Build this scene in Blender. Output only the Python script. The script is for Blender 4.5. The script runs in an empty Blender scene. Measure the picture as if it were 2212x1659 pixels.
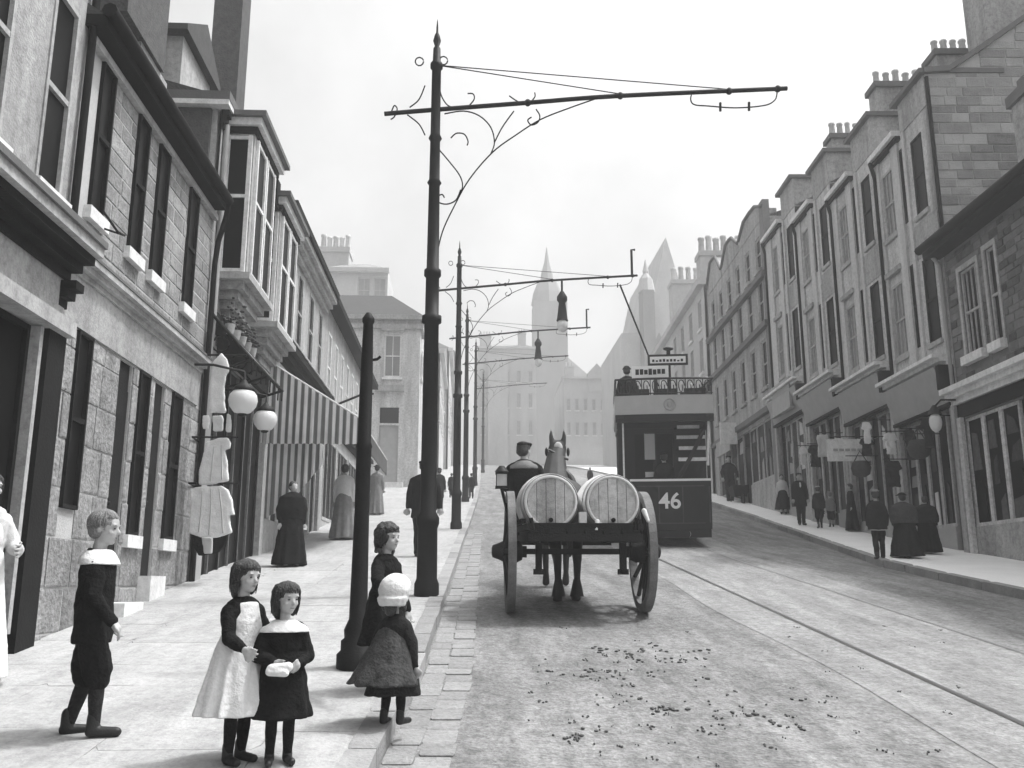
import bpy, bmesh, math, random
from mathutils import Vector, Matrix
random.seed(7)
S = bpy.context.scene
COL = S.collection
rad = math.radians
# ------------------------------------------------------------------ camera
F_PX, PITCH, YAW, HC = 1980.0, rad(12.25), rad(2.8), 1.60
cd = bpy.data.cameras.new('camera'); cam = bpy.data.objects.new('camera', cd); COL.objects.link(cam)
cam.location = (0, 0, HC); cam.rotation_euler = (math.pi/2 + PITCH, 0, -YAW)
cd.sensor_width = 36.0; cd.lens = 36.0*F_PX/2212.0; cd.clip_start = .05; cd.clip_end = 4000
S.camera = cam
# ------------------------------------------------------------------ light
SUN_EL, SUN_AZ = rad(63), rad(80)
w = bpy.data.worlds.new('World'); S.world = w; w.use_nodes = True
nt = w.node_tree; bg = nt.nodes['Background']
sky = nt.nodes.new('ShaderNodeTexSky'); sky.sky_type = 'NISHITA'; sky.sun_disc = False
sky.sun_elevation = SUN_EL; sky.sun_rotation = SUN_AZ; sky.air_density = 1.6; sky.dust_density = 8.0; sky.ozone_density = 1.0
bw = nt.nodes.new('ShaderNodeRGBToBW')                     # black and white photograph: keep only the sky's brightness
tcw = nt.nodes.new('ShaderNodeTexCoord'); nw = nt.nodes.new('ShaderNodeTexNoise'); nw.inputs['Scale'].default_value = 3.0; nw.inputs['Detail'].default_value = 7; nw.inputs['Roughness'].default_value = .6
mw = nt.nodes.new('ShaderNodeMapRange'); mw.inputs[1].default_value = .3; mw.inputs[2].default_value = .7; mw.inputs[3].default_value = .72; mw.inputs[4].default_value = 1.16; xw = nt.nodes.new('ShaderNodeMath'); xw.operation = 'MULTIPLY'   # thin even cloud
nt.links.new(tcw.outputs['Generated'], nw.inputs['Vector']); nt.links.new(nw.outputs[0], mw.inputs[0]); nt.links.new(bw.outputs[0], xw.inputs[0]); nt.links.new(mw.outputs[0], xw.inputs[1])
nt.links.new(sky.outputs[0], bw.inputs[0]); nt.links.new(xw.outputs[0], bg.inputs[0]); bg.inputs[1].default_value = .15
sd = bpy.data.lights.new('sun', 'SUN'); sd.energy = 1.75; sd.angle = rad(5); sd.color = (1, 1, 1)
so = bpy.data.objects.new('sun', sd); COL.objects.link(so)
sv = Vector((math.sin(SUN_AZ)*math.cos(SUN_EL), math.cos(SUN_AZ)*math.cos(SUN_EL), math.sin(SUN_EL)))
so.rotation_euler = sv.to_track_quat('Z', 'Y').to_euler(); so.location = (30, 20, 60)
vs = S.view_settings; vs.view_transform = 'Standard'; vs.look = 'None'; vs.gamma = 1.0; vs.exposure = 1.06; vs.use_curve_mapping = False
S.render.engine = 'CYCLES'
# ------------------------------------------------------------------ pixel rays and the ground profile
CAM = Vector((0, 0, HC))
FW = Vector((math.sin(YAW)*math.cos(PITCH), math.cos(YAW)*math.cos(PITCH), math.sin(PITCH)))
RT = Vector((math.cos(YAW), -math.sin(YAW), 0)); UP = RT.cross(FW)
def ray(u, v): return FW*F_PX + RT*(u-1106) + UP*(829.5-v)
def lerp_tab(x, xs, ys):
    if x <= xs[0]: return ys[0]
    for i in range(1, len(xs)):
        if x <= xs[i]: return ys[i-1] + (ys[i]-ys[i-1])*(x-xs[i-1])/(xs[i]-xs[i-1])
    return ys[-1]
_zt = {}; _z = 0.0
def _sl(y): return lerp_tab(y, [-80, -40, 18, 30, 60, 120, 200, 500], [0, .118, .118, .155, .15, .13, .12, .02])
for i in range(0, 3000): _zt[i] = _z; _z += (_sl(i*.5)+_sl(i*.5+.5))*.25
_z = 0.0
for i in range(0, -400, -1): _zt[i] = _z; _z -= (_sl(i*.5)+_sl(i*.5-.5))*.25
def zt(y):
    k = math.floor(y*2); a = y*2-k
    return _zt[k]*(1-a) + _zt[k+1]*a
def atX(u, v, x): d = ray(u, v); return CAM + d*(x/d.x)
def atY(u, v, y): d = ray(u, v); return CAM + d*(y/d.y)
def atG(u, v, h=0.0):
    d = ray(u, v); d = d/d.y; y = 1.0
    while y < 300:
        p = CAM + d*y
        if p.z <= zt(p.y)+h: break
        y += .02 if y < 60 else .3
    return CAM + d*y
RO, RS = 8.87, .05                       # right-hand building line x = RO + RS*y
def atR(u, v, off=0.0): d = ray(u, v); return CAM + d*((RO+off)/(d.x-RS*d.y))
KL = ([-20, 4, 5.3, 7.4, 11.25, 21.5, 37, 60, 100, 160, 260], [-.5, -.5, -.46, -.34, -.26, -.05, .45, .9, 1.5, 2.2, 3])
KR = ([-20, 8, 12, 14, 16, 18.3, 23.2, 28.8, 40, 60, 100, 160, 260], [7.0, 7.15, 7.16, 7.14, 7.2, 7.6, 8.35, 8.95, 9.5, 10.2, 11, 12, 14])
kl = lambda y: lerp_tab(y, *KL)
kr = lambda y: lerp_tab(y, *KR)
PAV = .11
# ------------------------------------------------------------------ materials (black and white: every value is a grey)
MATS = {}
def mat(name, v, rough=.85, var=.18, scale=3.0, fine=40.0, bump=.25, spec=.25, rnd=.0, streak=0.0, metal=0.0, grain=1.6, stain=0.0):
    if name in MATS: return MATS[name]
    m = bpy.data.materials.new(name); m.use_nodes = True; t = m.node_tree; N = t.nodes; Lk = t.links
    b = N['Principled BSDF']; b.inputs['Roughness'].default_value = rough; b.inputs['Specular IOR Level'].default_value = spec
    b.inputs['Metallic'].default_value = metal
    g = N.new('ShaderNodeNewGeometry')
    n1 = N.new('ShaderNodeTexNoise'); n1.inputs['Scale'].default_value = scale; n1.inputs['Detail'].default_value = 6; n1.inputs['Roughness'].default_value = .65
    n2 = N.new('ShaderNodeTexNoise'); n2.inputs['Scale'].default_value = fine; n2.inputs['Detail'].default_value = 4
    if streak:
        mp = N.new('ShaderNodeMapping'); mp.inputs['Scale'].default_value = (1, 1, streak); Lk.new(g.outputs['Position'], mp.inputs[0]); Lk.new(mp.outputs[0], n1.inputs['Vector'])
    else: Lk.new(g.outputs['Position'], n1.inputs['Vector'])
    Lk.new(g.outputs['Position'], n2.inputs['Vector'])
    # value = v * (1 + var*2*(n1-.5) + var*(n2-.5) + rnd*(random-.5))
    a = N.new('ShaderNodeMath'); a.operation = 'MULTIPLY_ADD'; a.inputs[1].default_value = 3.2*var; a.inputs[2].default_value = 1-1.6*var; Lk.new(n1.outputs[0], a.inputs[0])
    c = N.new('ShaderNodeMath'); c.operation = 'MULTIPLY_ADD'; c.inputs[1].default_value = grain*var; Lk.new(n2.outputs[0], c.inputs[0]); Lk.new(a.outputs[0], c.inputs[2])
    last = c; off = -.5*grain*var
    if rnd:
        oi = N.new('ShaderNodeObjectInfo'); r = N.new('ShaderNodeMath'); r.operation = 'MULTIPLY_ADD'; r.inputs[1].default_value = rnd
        Lk.new(oi.outputs['Random'], r.inputs[0]); Lk.new(c.outputs[0], r.inputs[2]); last = r; off -= rnd/2
    o = N.new('ShaderNodeMath'); o.operation = 'ADD'; o.inputs[1].default_value = off; Lk.new(last.outputs[0], o.inputs[0])
    k = N.new('ShaderNodeMath'); k.operation = 'MULTIPLY'; k.inputs[1].default_value = v; k.use_clamp = True; Lk.new(o.outputs[0], k.inputs[0])
    out = k
    if stain:                               # worn streaks and trodden dirt
        mp = N.new('ShaderNodeMapping'); mp.inputs['Scale'].default_value = (3.2, .55, 1) if stain > 0 else (2.2, 2.2, .35); Lk.new(g.outputs['Position'], mp.inputs[0])
        n3 = N.new('ShaderNodeTexNoise'); n3.inputs['Scale'].default_value = 1.0; n3.inputs['Detail'].default_value = 8; n3.inputs['Roughness'].default_value = .7; Lk.new(mp.outputs[0], n3.inputs['Vector'])
        r3 = N.new('ShaderNodeMapRange'); r3.inputs[1].default_value = .34; r3.inputs[2].default_value = .62; r3.inputs[3].default_value = 1-abs(stain); r3.inputs[4].default_value = 1+.25*abs(stain); Lk.new(n3.outputs[0], r3.inputs[0])
        x3 = N.new('ShaderNodeMath'); x3.operation = 'MULTIPLY'; Lk.new(k.outputs[0], x3.inputs[0]); Lk.new(r3.outputs[0], x3.inputs[1]); out = x3
        n4 = N.new('ShaderNodeTexNoise'); n4.inputs['Scale'].default_value = 11.0; n4.inputs['Detail'].default_value = 9; n4.inputs['Roughness'].default_value = .75; Lk.new(g.outputs['Position'], n4.inputs['Vector'])
        r4 = N.new('ShaderNodeMapRange'); r4.inputs[1].default_value = .36; r4.inputs[2].default_value = .56; r4.inputs[3].default_value = 1-.9*abs(stain); r4.inputs[4].default_value = 1.08; Lk.new(n4.outputs[0], r4.inputs[0])
        x4 = N.new('ShaderNodeMath'); x4.operation = 'MULTIPLY'; Lk.new(x3.outputs[0], x4.inputs[0]); Lk.new(r4.outputs[0], x4.inputs[1]); out = x4
    Lk.new(out.outputs[0], b.inputs['Base Color'])
    if bump:
        bp = N.new('ShaderNodeBump'); bp.inputs['Strength'].default_value = bump; bp.inputs['Distance'].default_value = .02
        Lk.new(n2.outputs[0], bp.inputs['Height']); Lk.new(bp.outputs[0], b.inputs['Normal'])
    MATS[name] = m; return m
mat('road', .24, .95, .22, .8, 34, 1.0, grain=5, stain=.42)
mat('track_bed', .29, .95, .18, 1.2, 34, .9, grain=5, stain=.34)
mat('pavement', .38, .9, .14, 1.2, 40, .4, grain=2.6, stain=.2)
mat('flagstone', .385, .9, .14, 1.2, 40, .4, grain=2.6, stain=.2, rnd=.1)
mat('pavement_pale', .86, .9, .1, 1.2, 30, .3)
mat('kerb', .28, .9, .25, 4, 40, .5, rnd=.35)
mat('sett', .25, .95, .22, 6, 30, .7, rnd=.2, grain=3)
mat('earth', .22, .95, .2, .5, 8, .5)
mat('dung', .12, .95, .3, 20, 90, .8)
mat('iron', .010, .6, .3, 8, 60, .2, .2)
mat('rail', .12, .4, .3, 8, 60, .2, .5, metal=.6)
mat('rail_worn', .22, .5, .2, 8, 60, .2, .4)
mat('ashlar', .27, .9, .22, 2.5, 38, .7, rnd=.4, grain=4, stain=-.3)
mat('ashlar_joint', .42, .95, .2, 2, 50, .4)
mat('rough_stone', .27, .95, .35, 5, 26, 1.0, rnd=.35, grain=3, stain=-.35)
mat('smooth_stone', .34, .9, .14, 2, 40, .4, streak=.3, grain=3, stain=-.3)
mat('painted_light', .40, .7, .12, 3, 45, .25, streak=.25, grain=3, stain=-.3)
mat('white_paint', .72, .6, .08, 6, 50, .15, grain=3, stain=-.18)
mat('grey_paint', .34, .6, .15, 4, 60, .2)
mat('mid_stone', .38, .92, .2, 1.6, 35, .4, streak=.4, grain=3, stain=-.35)
mat('pale_stone', .56, .9, .15, 1.8, 35, .4, streak=.4, grain=3.5, stain=-.35)
mat('gable_stone', .27, .95, .3, 4, 35, .8, rnd=.75)
mat('gable_joint', .40, .95, .2, 3, 40, .5)
mat('dark_stone', .13, .95, .35, 6, 35, .9, rnd=1.0)
mat('dark_joint', .16, .95, .3, 4, 40, .6)
mat('brick', .085, .95, .4, 9, 35, .7)
mat('slate', .055, .75, .3, 5, 30, .5)
mat('dark_timber', .014, .7, .3, 5, 40, .2, .08)
mat('strip_paint', .52, .7, .1, 3, 45, .2, streak=.25, grain=3, stain=-.2)
mat('gutter', .012, .7, .3, 5, 40, .1, .06)
mat('interior', .012, .9, .3, 5, 30, 0)
mat('glass_dark', .008, .4, .3, 2, 10, 0, .05)
mat('glass_sky_sheen', .20, .35, .25, 2, 20, 0, .4)  # paler glass: the reflected sky is put into its base colour
mat('globe_glass', .85, .25, .03, 3, 20, 0, .5)
mat('pot', .50, .85, .2, 6, 40, .3, rnd=.3)
mat('lead', .12, .7, .2, 5, 40, .2)
mat('cloth_white', .82, .9, .08, 10, 50, .5, grain=3)
mat('cloth_pale', .55, .9, .1, 10, 120, .3)
mat('cloth_mid', .06, .95, .4, 12, 60, .5, .1, grain=3)
mat('cloth_grey', .22, .95, .15, 12, 150, .4)
mat('cloth_dark', .022, .95, .4, 12, 60, .5, .1, grain=3)
mat('cloth_black', .011, .95, .4, 12, 60, .5, .1, grain=3)
mat('leather', .012, .5, .3, 12, 120, .2, .4)
mat('skin', .40, .6, .12, 14, 120, .1, .35)
mat('hair_dark', .026, .5, .5, 40, 120, .6, .5, grain=4, rnd=.3)
mat('hair_mid', .07, .7, .4, 40, 200, .6, .3)
mat('hair_fair', .22, .7, .35, 40, 200, .6, .3)
mat('horse_coat', .035, .65, .35, 8, 120, .2, .3)
mat('horse_white', .5, .8, .2, 12, 120, .3)
mat('barrel_wood', .68, .75, .12, 5, 60, .3, streak=1)  # whitened for the light on the barrel tops
mat('barrel_head', .50, .8, .16, 6, 70, .3, rnd=.25, stain=-.3)  # greyer tone carries the shade on the barrel ends
mat('cart_wood', .014, .8, .4, 6, 60, .4)
mat('cart_rim', .16, .8, .4, 6, 60, .4)
mat('tram_dark', .014, .4, .25, 4, 60, .05, .25)
mat('tram_cream', .42, .5, .1, 4, 60, .05, .4)
mat('tram_white', .8, .5, .06, 6, 70, .05, .4)
mat('hazed_stone', .46, .95, .2, .4, 6, .3, streak=.5)  # lightened so the colour carries part of the distance haze
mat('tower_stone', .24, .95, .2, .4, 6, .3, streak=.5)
mat('hazed_glass', .33, .8, .2, 1, 6, 0)  # window contrast washed out in the colour, as haze would do
mat('hazed_slate', .26, .9, .25, .5, 6, .3)  # slate paled to add haze through its colour
mat('basket', .05, .9, .4, 20, 80, .8)
mat('leaf', .05, .7, .4, 10, 60, .3)
def translucent(m, f):                      # thin cloth lets the sun glow through
    t = m.node_tree; b = t.nodes['Principled BSDF']; tr = t.nodes.new('ShaderNodeBsdfTranslucent'); mx = t.nodes.new('ShaderNodeMixShader'); mx.inputs[0].default_value = f
    t.links.new(b.inputs['Base Color'].links[0].from_socket, tr.inputs['Color']); t.links.new(b.outputs[0], mx.inputs[1]); t.links.new(tr.outputs[0], mx.inputs[2])
    t.links.new(mx.outputs[0], t.nodes['Material Output'].inputs['Surface'])
translucent(MATS['cloth_white'], .22); translucent(MATS['globe_glass'], .35)
def stripes(name, lo, hi, axis, period):
    m = bpy.data.materials.new(name); m.use_nodes = True; t = m.node_tree; N = t.nodes; Lk = t.links; b = N['Principled BSDF']; b.inputs['Roughness'].default_value = .9; b.inputs['Specular IOR Level'].default_value = .1
    g = N.new('ShaderNodeNewGeometry'); sp = N.new('ShaderNodeSeparateXYZ'); Lk.new(g.outputs['Position'], sp.inputs[0])
    a = N.new('ShaderNodeMath'); a.operation = 'MULTIPLY'; a.inputs[1].default_value = 2*math.pi/period; Lk.new(sp.outputs[axis], a.inputs[0])
    s_ = N.new('ShaderNodeMath'); s_.operation = 'SINE'; Lk.new(a.outputs[0], s_.inputs[0])
    r = N.new('ShaderNodeMapRange'); r.inputs[1].default_value = -.25; r.inputs[2].default_value = .25; r.inputs[3].default_value = lo; r.inputs[4].default_value = hi; Lk.new(s_.outputs[0], r.inputs[0])
    n = N.new('ShaderNodeTexNoise'); n.inputs['Scale'].default_value = 3; n.inputs['Detail'].default_value = 5; Lk.new(g.outputs['Position'], n.inputs['Vector'])
    q = N.new('ShaderNodeMath'); q.operation = 'MULTIPLY_ADD'; q.inputs[1].default_value = .5; q.inputs[2].default_value = .75; Lk.new(n.outputs[0], q.inputs[0])
    k = N.new('ShaderNodeMath'); k.operation = 'MULTIPLY'; Lk.new(r.outputs[0], k.inputs[0]); Lk.new(q.outputs[0], k.inputs[1]); Lk.new(k.outputs[0], b.inputs['Base Color'])
    MATS[name] = m
    translucent(m, .55)
stripes('awning_stripe', .24, .85, 0, .13)
# ------------------------------------------------------------------ builders
ORG = {}
def link(o, parent=None, world=(0, 0, 0)):
    COL.objects.link(o); ORG[o] = Vector(world)
    if parent is not None: o.parent = parent; o.location = Vector(world)-ORG[parent]
    else: o.location = world
    return o
def tag(o, label=None, cat=None, group=None, kind=None):
    if label: o['label'] = label
    if cat: o['category'] = cat
    if group: o['group'] = group
    if kind: o['kind'] = kind
    return o
def empty(name, world, label=None, cat=None, group=None):
    e = bpy.data.objects.new(name, None); e.empty_display_size = .2; link(e, None, world); return tag(e, label, cat, group)
class Fr:                                   # a frame: t along the wall, o outwards, z up
    def __init__(s, O, a, n): s.O = Vector((O[0], O[1], 0)); s.a = Vector((a[0], a[1], 0)).normalized(); s.n = Vector((n[0], n[1], 0)).normalized(); s.rz = math.atan2(s.a.y, s.a.x)
    def P(s, t, o, z): p = s.O + s.a*t + s.n*o; return Vector((p.x, p.y, z))
WORLD = Fr((0, 0), (1, 0), (0, 1))
class MB:
    def __init__(s): s.v = []; s.f = []; s.sm = []
    def add(s, vs, fs, smooth=False):
        k = len(s.v); s.v += [Vector(p) for p in vs]
        for f in fs: s.f.append([i+k for i in f]); s.sm.append(smooth)
        return s
    def quad(s, a, b, c, d): return s.add([a, b, c, d], [[0, 1, 2, 3]])
    def hexa(s, p): return s.add(p, [[3, 2, 1, 0], [4, 5, 6, 7], [0, 1, 5, 4], [1, 2, 6, 5], [2, 3, 7, 6], [3, 0, 4, 7]])
    def box(s, x0, x1, y0, y1, z0, z1, fr=WORLD):
        P = fr.P; return s.hexa([P(x0, y0, z0), P(x1, y0, z0), P(x1, y1, z0), P(x0, y1, z0), P(x0, y0, z1), P(x1, y0, z1), P(x1, y1, z1), P(x0, y1, z1)])
    def prism(s, pts, d):                   # closed polygon pts pushed along d
        n = len(pts); d = Vector(d); a = [Vector(p) for p in pts]
        return s.add(a+[p+d for p in a], [list(range(n))[::-1], list(range(n, 2*n))]+[[i, (i+1) % n, n+(i+1) % n, n+i] for i in range(n)])
    def tube(s, pts, r, n=8, smooth=True, closed=False):
        pts = [Vector(p) for p in pts]; m = len(pts); rr = r if isinstance(r, (list, tuple)) else [r]*m; vs = []; nr = None
        for i, p in enumerate(pts):
            t = (pts[(i+1) % m]-pts[i-1]) if closed else (pts[min(i+1, m-1)]-pts[max(i-1, 0)])
            t = t.normalized() if t.length > 1e-9 else Vector((0, 0, 1))
            if nr is None: nr = t.cross(Vector((0, 0, 1)) if abs(t.z) < .9 else Vector((1, 0, 0))).normalized()
            nr = (nr - t*nr.dot(t)).normalized(); bn = t.cross(nr)
            for k in range(n): a = 2*math.pi*k/n; vs.append(p+(nr*math.cos(a)+bn*math.sin(a))*rr[i])
        fs = []
        for i in range(m if closed else m-1):
            j = (i+1) % m
            for k in range(n): fs.append([i*n+k, i*n+(k+1) % n, j*n+(k+1) % n, j*n+k])
        s.add(vs, fs, smooth)
        if not closed: s.add([vs[k] for k in range(n)], [list(range(n))[::-1]]); s.add([vs[(m-1)*n+k] for k in range(n)], [list(range(n))])
        return s
    def lathe(s, prof, c=(0, 0, 0), n=16, ax='z', smooth=True, cap=True):
        c = Vector(c); vs = []
        for r, h in prof:
            for k in range(n):
                a = 2*math.pi*k/n; x, y = r*math.cos(a), r*math.sin(a)
                vs.append(c+Vector((x, y, h)) if ax == 'z' else (c+Vector((x, h, y)) if ax == 'y' else c+Vector((h, x, y))))
        m = len(prof); fs = [[i*n+k, i*n+(k+1) % n, (i+1)*n+(k+1) % n, (i+1)*n+k] for i in range(m-1) for k in range(n)]
        s.add(vs, fs, smooth)
        if cap: s.add(vs[:n], [list(range(n))[::-1]]); s.add(vs[-n:], [list(range(n))])
        return s
    def ell(s, c, r, n=12, m=8, rot=None):
        c = Vector(c); vs = []; r = (r, r, r) if not isinstance(r, (list, tuple)) else r
        for i in range(1, m):
            a = math.pi*i/m
            for k in range(n):
                b = 2*math.pi*k/n; q = Vector((r[0]*math.sin(a)*math.cos(b), r[1]*math.sin(a)*math.sin(b), r[2]*math.cos(a)))
                vs.append(c+(rot @ q if rot else q))
        q = Vector((0, 0, r[2])); q = rot @ q if rot else q
        vs += [c+q, c-q]; T = len(vs)-2; fs = []
        for i in range(m-2):
            for k in range(n): fs.append([i*n+k, (i+1)*n+k, (i+1)*n+(k+1) % n, i*n+(k+1) % n])
        for k in range(n): fs.append([T, k, (k+1) % n]); fs.append([T+1, (m-2)*n+(k+1) % n, (m-2)*n+k])
        return s.add(vs, fs, True)
    def cap(s, p0, r0, p1, r1, n=10):       # tapered capsule
        p0, p1 = Vector(p0), Vector(p1); d = p1-p0; L = max(d.length, 1e-5); d /= L
        pts = []; rr = []
        for k in (.98, .8, .5, .2, 0): pts.append(p0-d*r0*k); rr.append(r0*math.sqrt(1-k*k))
        for k in (0, .2, .5, .8, .98): pts.append(p1+d*r1*k); rr.append(r1*math.sqrt(1-k*k))
        return s.tube(pts, rr, n)
    def loft(s, rings, n=24, folds=0, amp=0.0, ph=0.0):   # rings: (cx, cy, z, rx, ry[, fold weight])
        vs = []
        for R_ in rings:
            cx, cy, z, rx, ry = R_[:5]; fw = R_[5] if len(R_) > 5 else 0
            for k in range(n):
                a = 2*math.pi*k/n; q = 1+amp*fw*(math.cos(folds*a+ph)+.5*math.cos((folds*1.6//1)*a+2.1+ph)); vs.append((cx+rx*q*math.cos(a), cy+ry*q*math.sin(a), z))
        m = len(rings); s.add(vs, [[i*n+k, i*n+(k+1) % n, (i+1)*n+(k+1) % n, (i+1)*n+k] for i in range(m-1) for k in range(n)], True)
        s.add(vs[:n], [list(range(n))[::-1]]); s.add(vs[-n:], [list(range(n))]); return s
    def build(s, name, m, parent=None, world=None, label=None, rem=None, smooth=None, crumple=None):
        base = Vector(world) if world is not None else (ORG[parent] if parent is not None else Vector((0, 0, 0)))
        me = bpy.data.meshes.new(name); me.from_pydata([tuple(p-base) for p in s.v], [], s.f)
        me.polygons.foreach_set('use_smooth', [bool(x) if smooth is None else smooth for x in s.sm])
        me.materials.append(MATS[m] if isinstance(m, str) else m); me.update()
        bmx = bmesh.new(); bmx.from_mesh(me); bmesh.ops.recalc_face_normals(bmx, faces=bmx.faces) if len(s.f) < 60000 else None; bmx.to_mesh(me); bmx.free()
        o = bpy.data.objects.new(name, me); link(o, parent, base)
        if rem:
            md = o.modifiers.new('remesh', 'REMESH'); md.mode = 'VOXEL'; md.voxel_size = rem; md.use_smooth_shade = True
            sm = o.modifiers.new('smooth', 'SMOOTH'); sm.factor = .5; sm.iterations = 4
        if crumple:
            tx = bpy.data.textures.new('crumple', 'CLOUDS'); tx.noise_scale = crumple[0]; dm_ = o.modifiers.new('crumple', 'DISPLACE'); dm_.texture = tx; dm_.strength = crumple[1]; dm_.texture_coords = 'GLOBAL'
        if label: o['label'] = label
        return o
def copy_tree(o, parent=None):
    c = o.copy(); COL.objects.link(c); c.parent = parent
    for ch in list(o.children): copy_tree(ch, c)
    return c
# unit stone with chamfered edges, shared by every masonry piece
_sv = []
for y, k in ((-.5, .46), (-.42, .5), (.42, .5), (.5, .46)): _sv += [(-k, y, -k), (k, y, -k), (k, y, k), (-k, y, k)]
_sf = [[0, 1, 2, 3], [15, 14, 13, 12]] + [[i*4+k, (i+1)*4+k, (i+1)*4+(k+1) % 4, i*4+(k+1) % 4] for i in range(3) for k in range(4)]
STONE = {}
def stone_mesh(m):
    if m not in STONE:
        me = bpy.data.meshes.new('stone'); me.from_pydata(_sv, [], _sf); me.materials.append(MATS[m]); me.update()
        bmx = bmesh.new(); bmx.from_mesh(me); bmesh.ops.recalc_face_normals(bmx, faces=bmx.faces); bmx.to_mesh(me); bmx.free(); STONE[m] = me
    return STONE[m]
def piece(name, m, parent, world, size, rz=0.0, rx=0.0):
    o = bpy.data.objects.new(name, stone_mesh(m)); link(o, parent, world); o.scale = size; o.rotation_euler = (rx, 0, rz); return o
def masonry(fr, parent, t0, t1, z0, z1, ch, ln, m, holes=(), proud=.012, jit=.25, gap=.014, name='stone', inside=None, thick=.05, limit=290):
    z = z0; n = 0; row = 0
    while z < z1-.04:
        h = min(ch*random.uniform(1-jit*.5, 1+jit*.5), z1-z); t = t0-random.uniform(0, ln)
        while t < t1:
            L_ = ln*random.uniform(1-jit, 1+jit*1.6); a, b = max(t, t0), min(t+L_, t1); t += L_
            segs = [(a, b)]
            for (ha, hb, za, zb) in holes:
                if z+h > za+.01 and z < zb-.01:
                    new = []
                    for (p, q) in segs:
                        if q <= ha or p >= hb: new.append((p, q))
                        else:
                            if p < ha: new.append((p, ha))
                            if q > hb: new.append((hb, q))
                    segs = new
            for (p, q) in segs:
                if q-p < .05 or n >= limit: continue
                if inside and not inside((p+q)/2, z+h/2): continue
                pr_ = proud*random.uniform(.5, 1.5)
                piece(name, m, parent, fr.P((p+q)/2, pr_-thick/2, z+h/2), (q-p-gap, thick, h-gap), fr.rz); n += 1
        z += h; row += 1
def wall(fr, t0, t1, z0, z1, holes=(), depth=.2, mb=None):
    mb = mb or MB(); ts = sorted({t0, t1, *[h[0] for h in holes], *[h[1] for h in holes]}); zs = sorted({z0, z1, *[h[2] for h in holes], *[h[3] for h in holes]}); P = fr.P
    ts = [t for t in ts if t0 <= t <= t1]; zs = [z for z in zs if z0 <= z <= z1]
    for i in range(len(ts)-1):
        for j in range(len(zs)-1):
            ct, cz = (ts[i]+ts[i+1])/2, (zs[j]+zs[j+1])/2
            if any(h[0] < ct < h[1] and h[2] < cz < h[3] for h in holes): continue
            mb.quad(P(ts[i], 0, zs[j]), P(ts[i+1], 0, zs[j]), P(ts[i+1], 0, zs[j+1]), P(ts[i], 0, zs[j+1]))
    for (a, b, c, d) in holes:
        mb.quad(P(a, 0, c), P(b, 0, c), P(b, -depth, c), P(a, -depth, c)); mb.quad(P(a, 0, d), P(b, 0, d), P(b, -depth, d), P(a, -depth, d))
        mb.quad(P(a, 0, c), P(a, 0, d), P(a, -depth, d), P(a, -depth, c)); mb.quad(P(b, 0, c), P(b, 0, d), P(b, -depth, d), P(b, -depth, c))
    return mb
def core(mb, fr, t0, t1, z0, z1, back, front=-.2): return mb.box(t0, t1, -back, front, z0, z1, fr)
def window(fr, parent, a, b, c, d, frame='white_paint', glass='glass_dark', depth=.2, bars=0, sill=True, fw=.05, o0=0.0, sillm='white_paint', rail=True, sillh=.12, sillo=.09):
    q = o0-depth; mb = MB(); B = lambda *x: mb.box(*x, fr)
    B(a, a+fw, q+.012, q+.075, c, d); B(b-fw, b, q+.012, q+.075, c, d); B(a+fw, b-fw, q+.014, q+.073, d-fw, d); B(a+fw, b-fw, q+.014, q+.073, c, c+fw*1.3)
    m_ = (c+d)/2
    if rail: B(a+fw, b-fw, q+.016, q+.07, m_-.025, m_+.025)
    for k in range(bars):
        t = a+(b-a)*(k+1)/(bars+1); B(t-.014, t+.014, q+.018, q+.06, c+fw, d-fw)
    wdw = mb.build('window', frame, parent)
    for (z0, z1) in (((c, m_), (m_, d)) if rail else ((c, d),)):
        MB().box(a+fw*.5, b-fw*.5, q+.02, q+.034, z0+.01, z1-.01, fr).build('pane', glass, wdw)
    if sill: MB().box(a-.07, b+.07, o0-.1, o0+sillo, c-sillh, c-.002, fr).build('sill', sillm, wdw)
    return wdw
def chimney(parent, fr, t0, t1, o0, o1, z0, z1, pots=4, m='mid_stone', along='t', potm='pot', cap_h=.14, pot_h=.42, pot_r=.085):
    ch = MB().box(t0, t1, o0, o1, z0, z1, fr).build('chimney', m, parent)
    MB().box(t0-.07, t1+.07, o0-.07, o1+.07, z1, z1+cap_h, fr).build('chimney_cap', 'lead' if m != 'hazed_stone' else m, ch)
    for k in range(pots):
        f = (k+.5)/pots; t, o = (t0+(t1-t0)*f, (o0+o1)/2) if along == 't' else ((t0+t1)/2, o0+(o1-o0)*f)
        p = fr.P(t, o, z1+cap_h); r = pot_r*random.uniform(.9, 1.1); h = pot_h*random.uniform(.9, 1.12)
        MB().lathe([(r*1.05, 0), (r, .06), (r*.82, h*.8), (r*1.05, h*.88), (r*1.0, h), (r*.7, h)], p, 10).build('chimney_pot', potm, ch)
    return ch
def gpipe(parent, pts, r=.045, m='gutter', name='drainpipe'): return MB().tube(pts, r, 8).build(name, m, parent)
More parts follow.
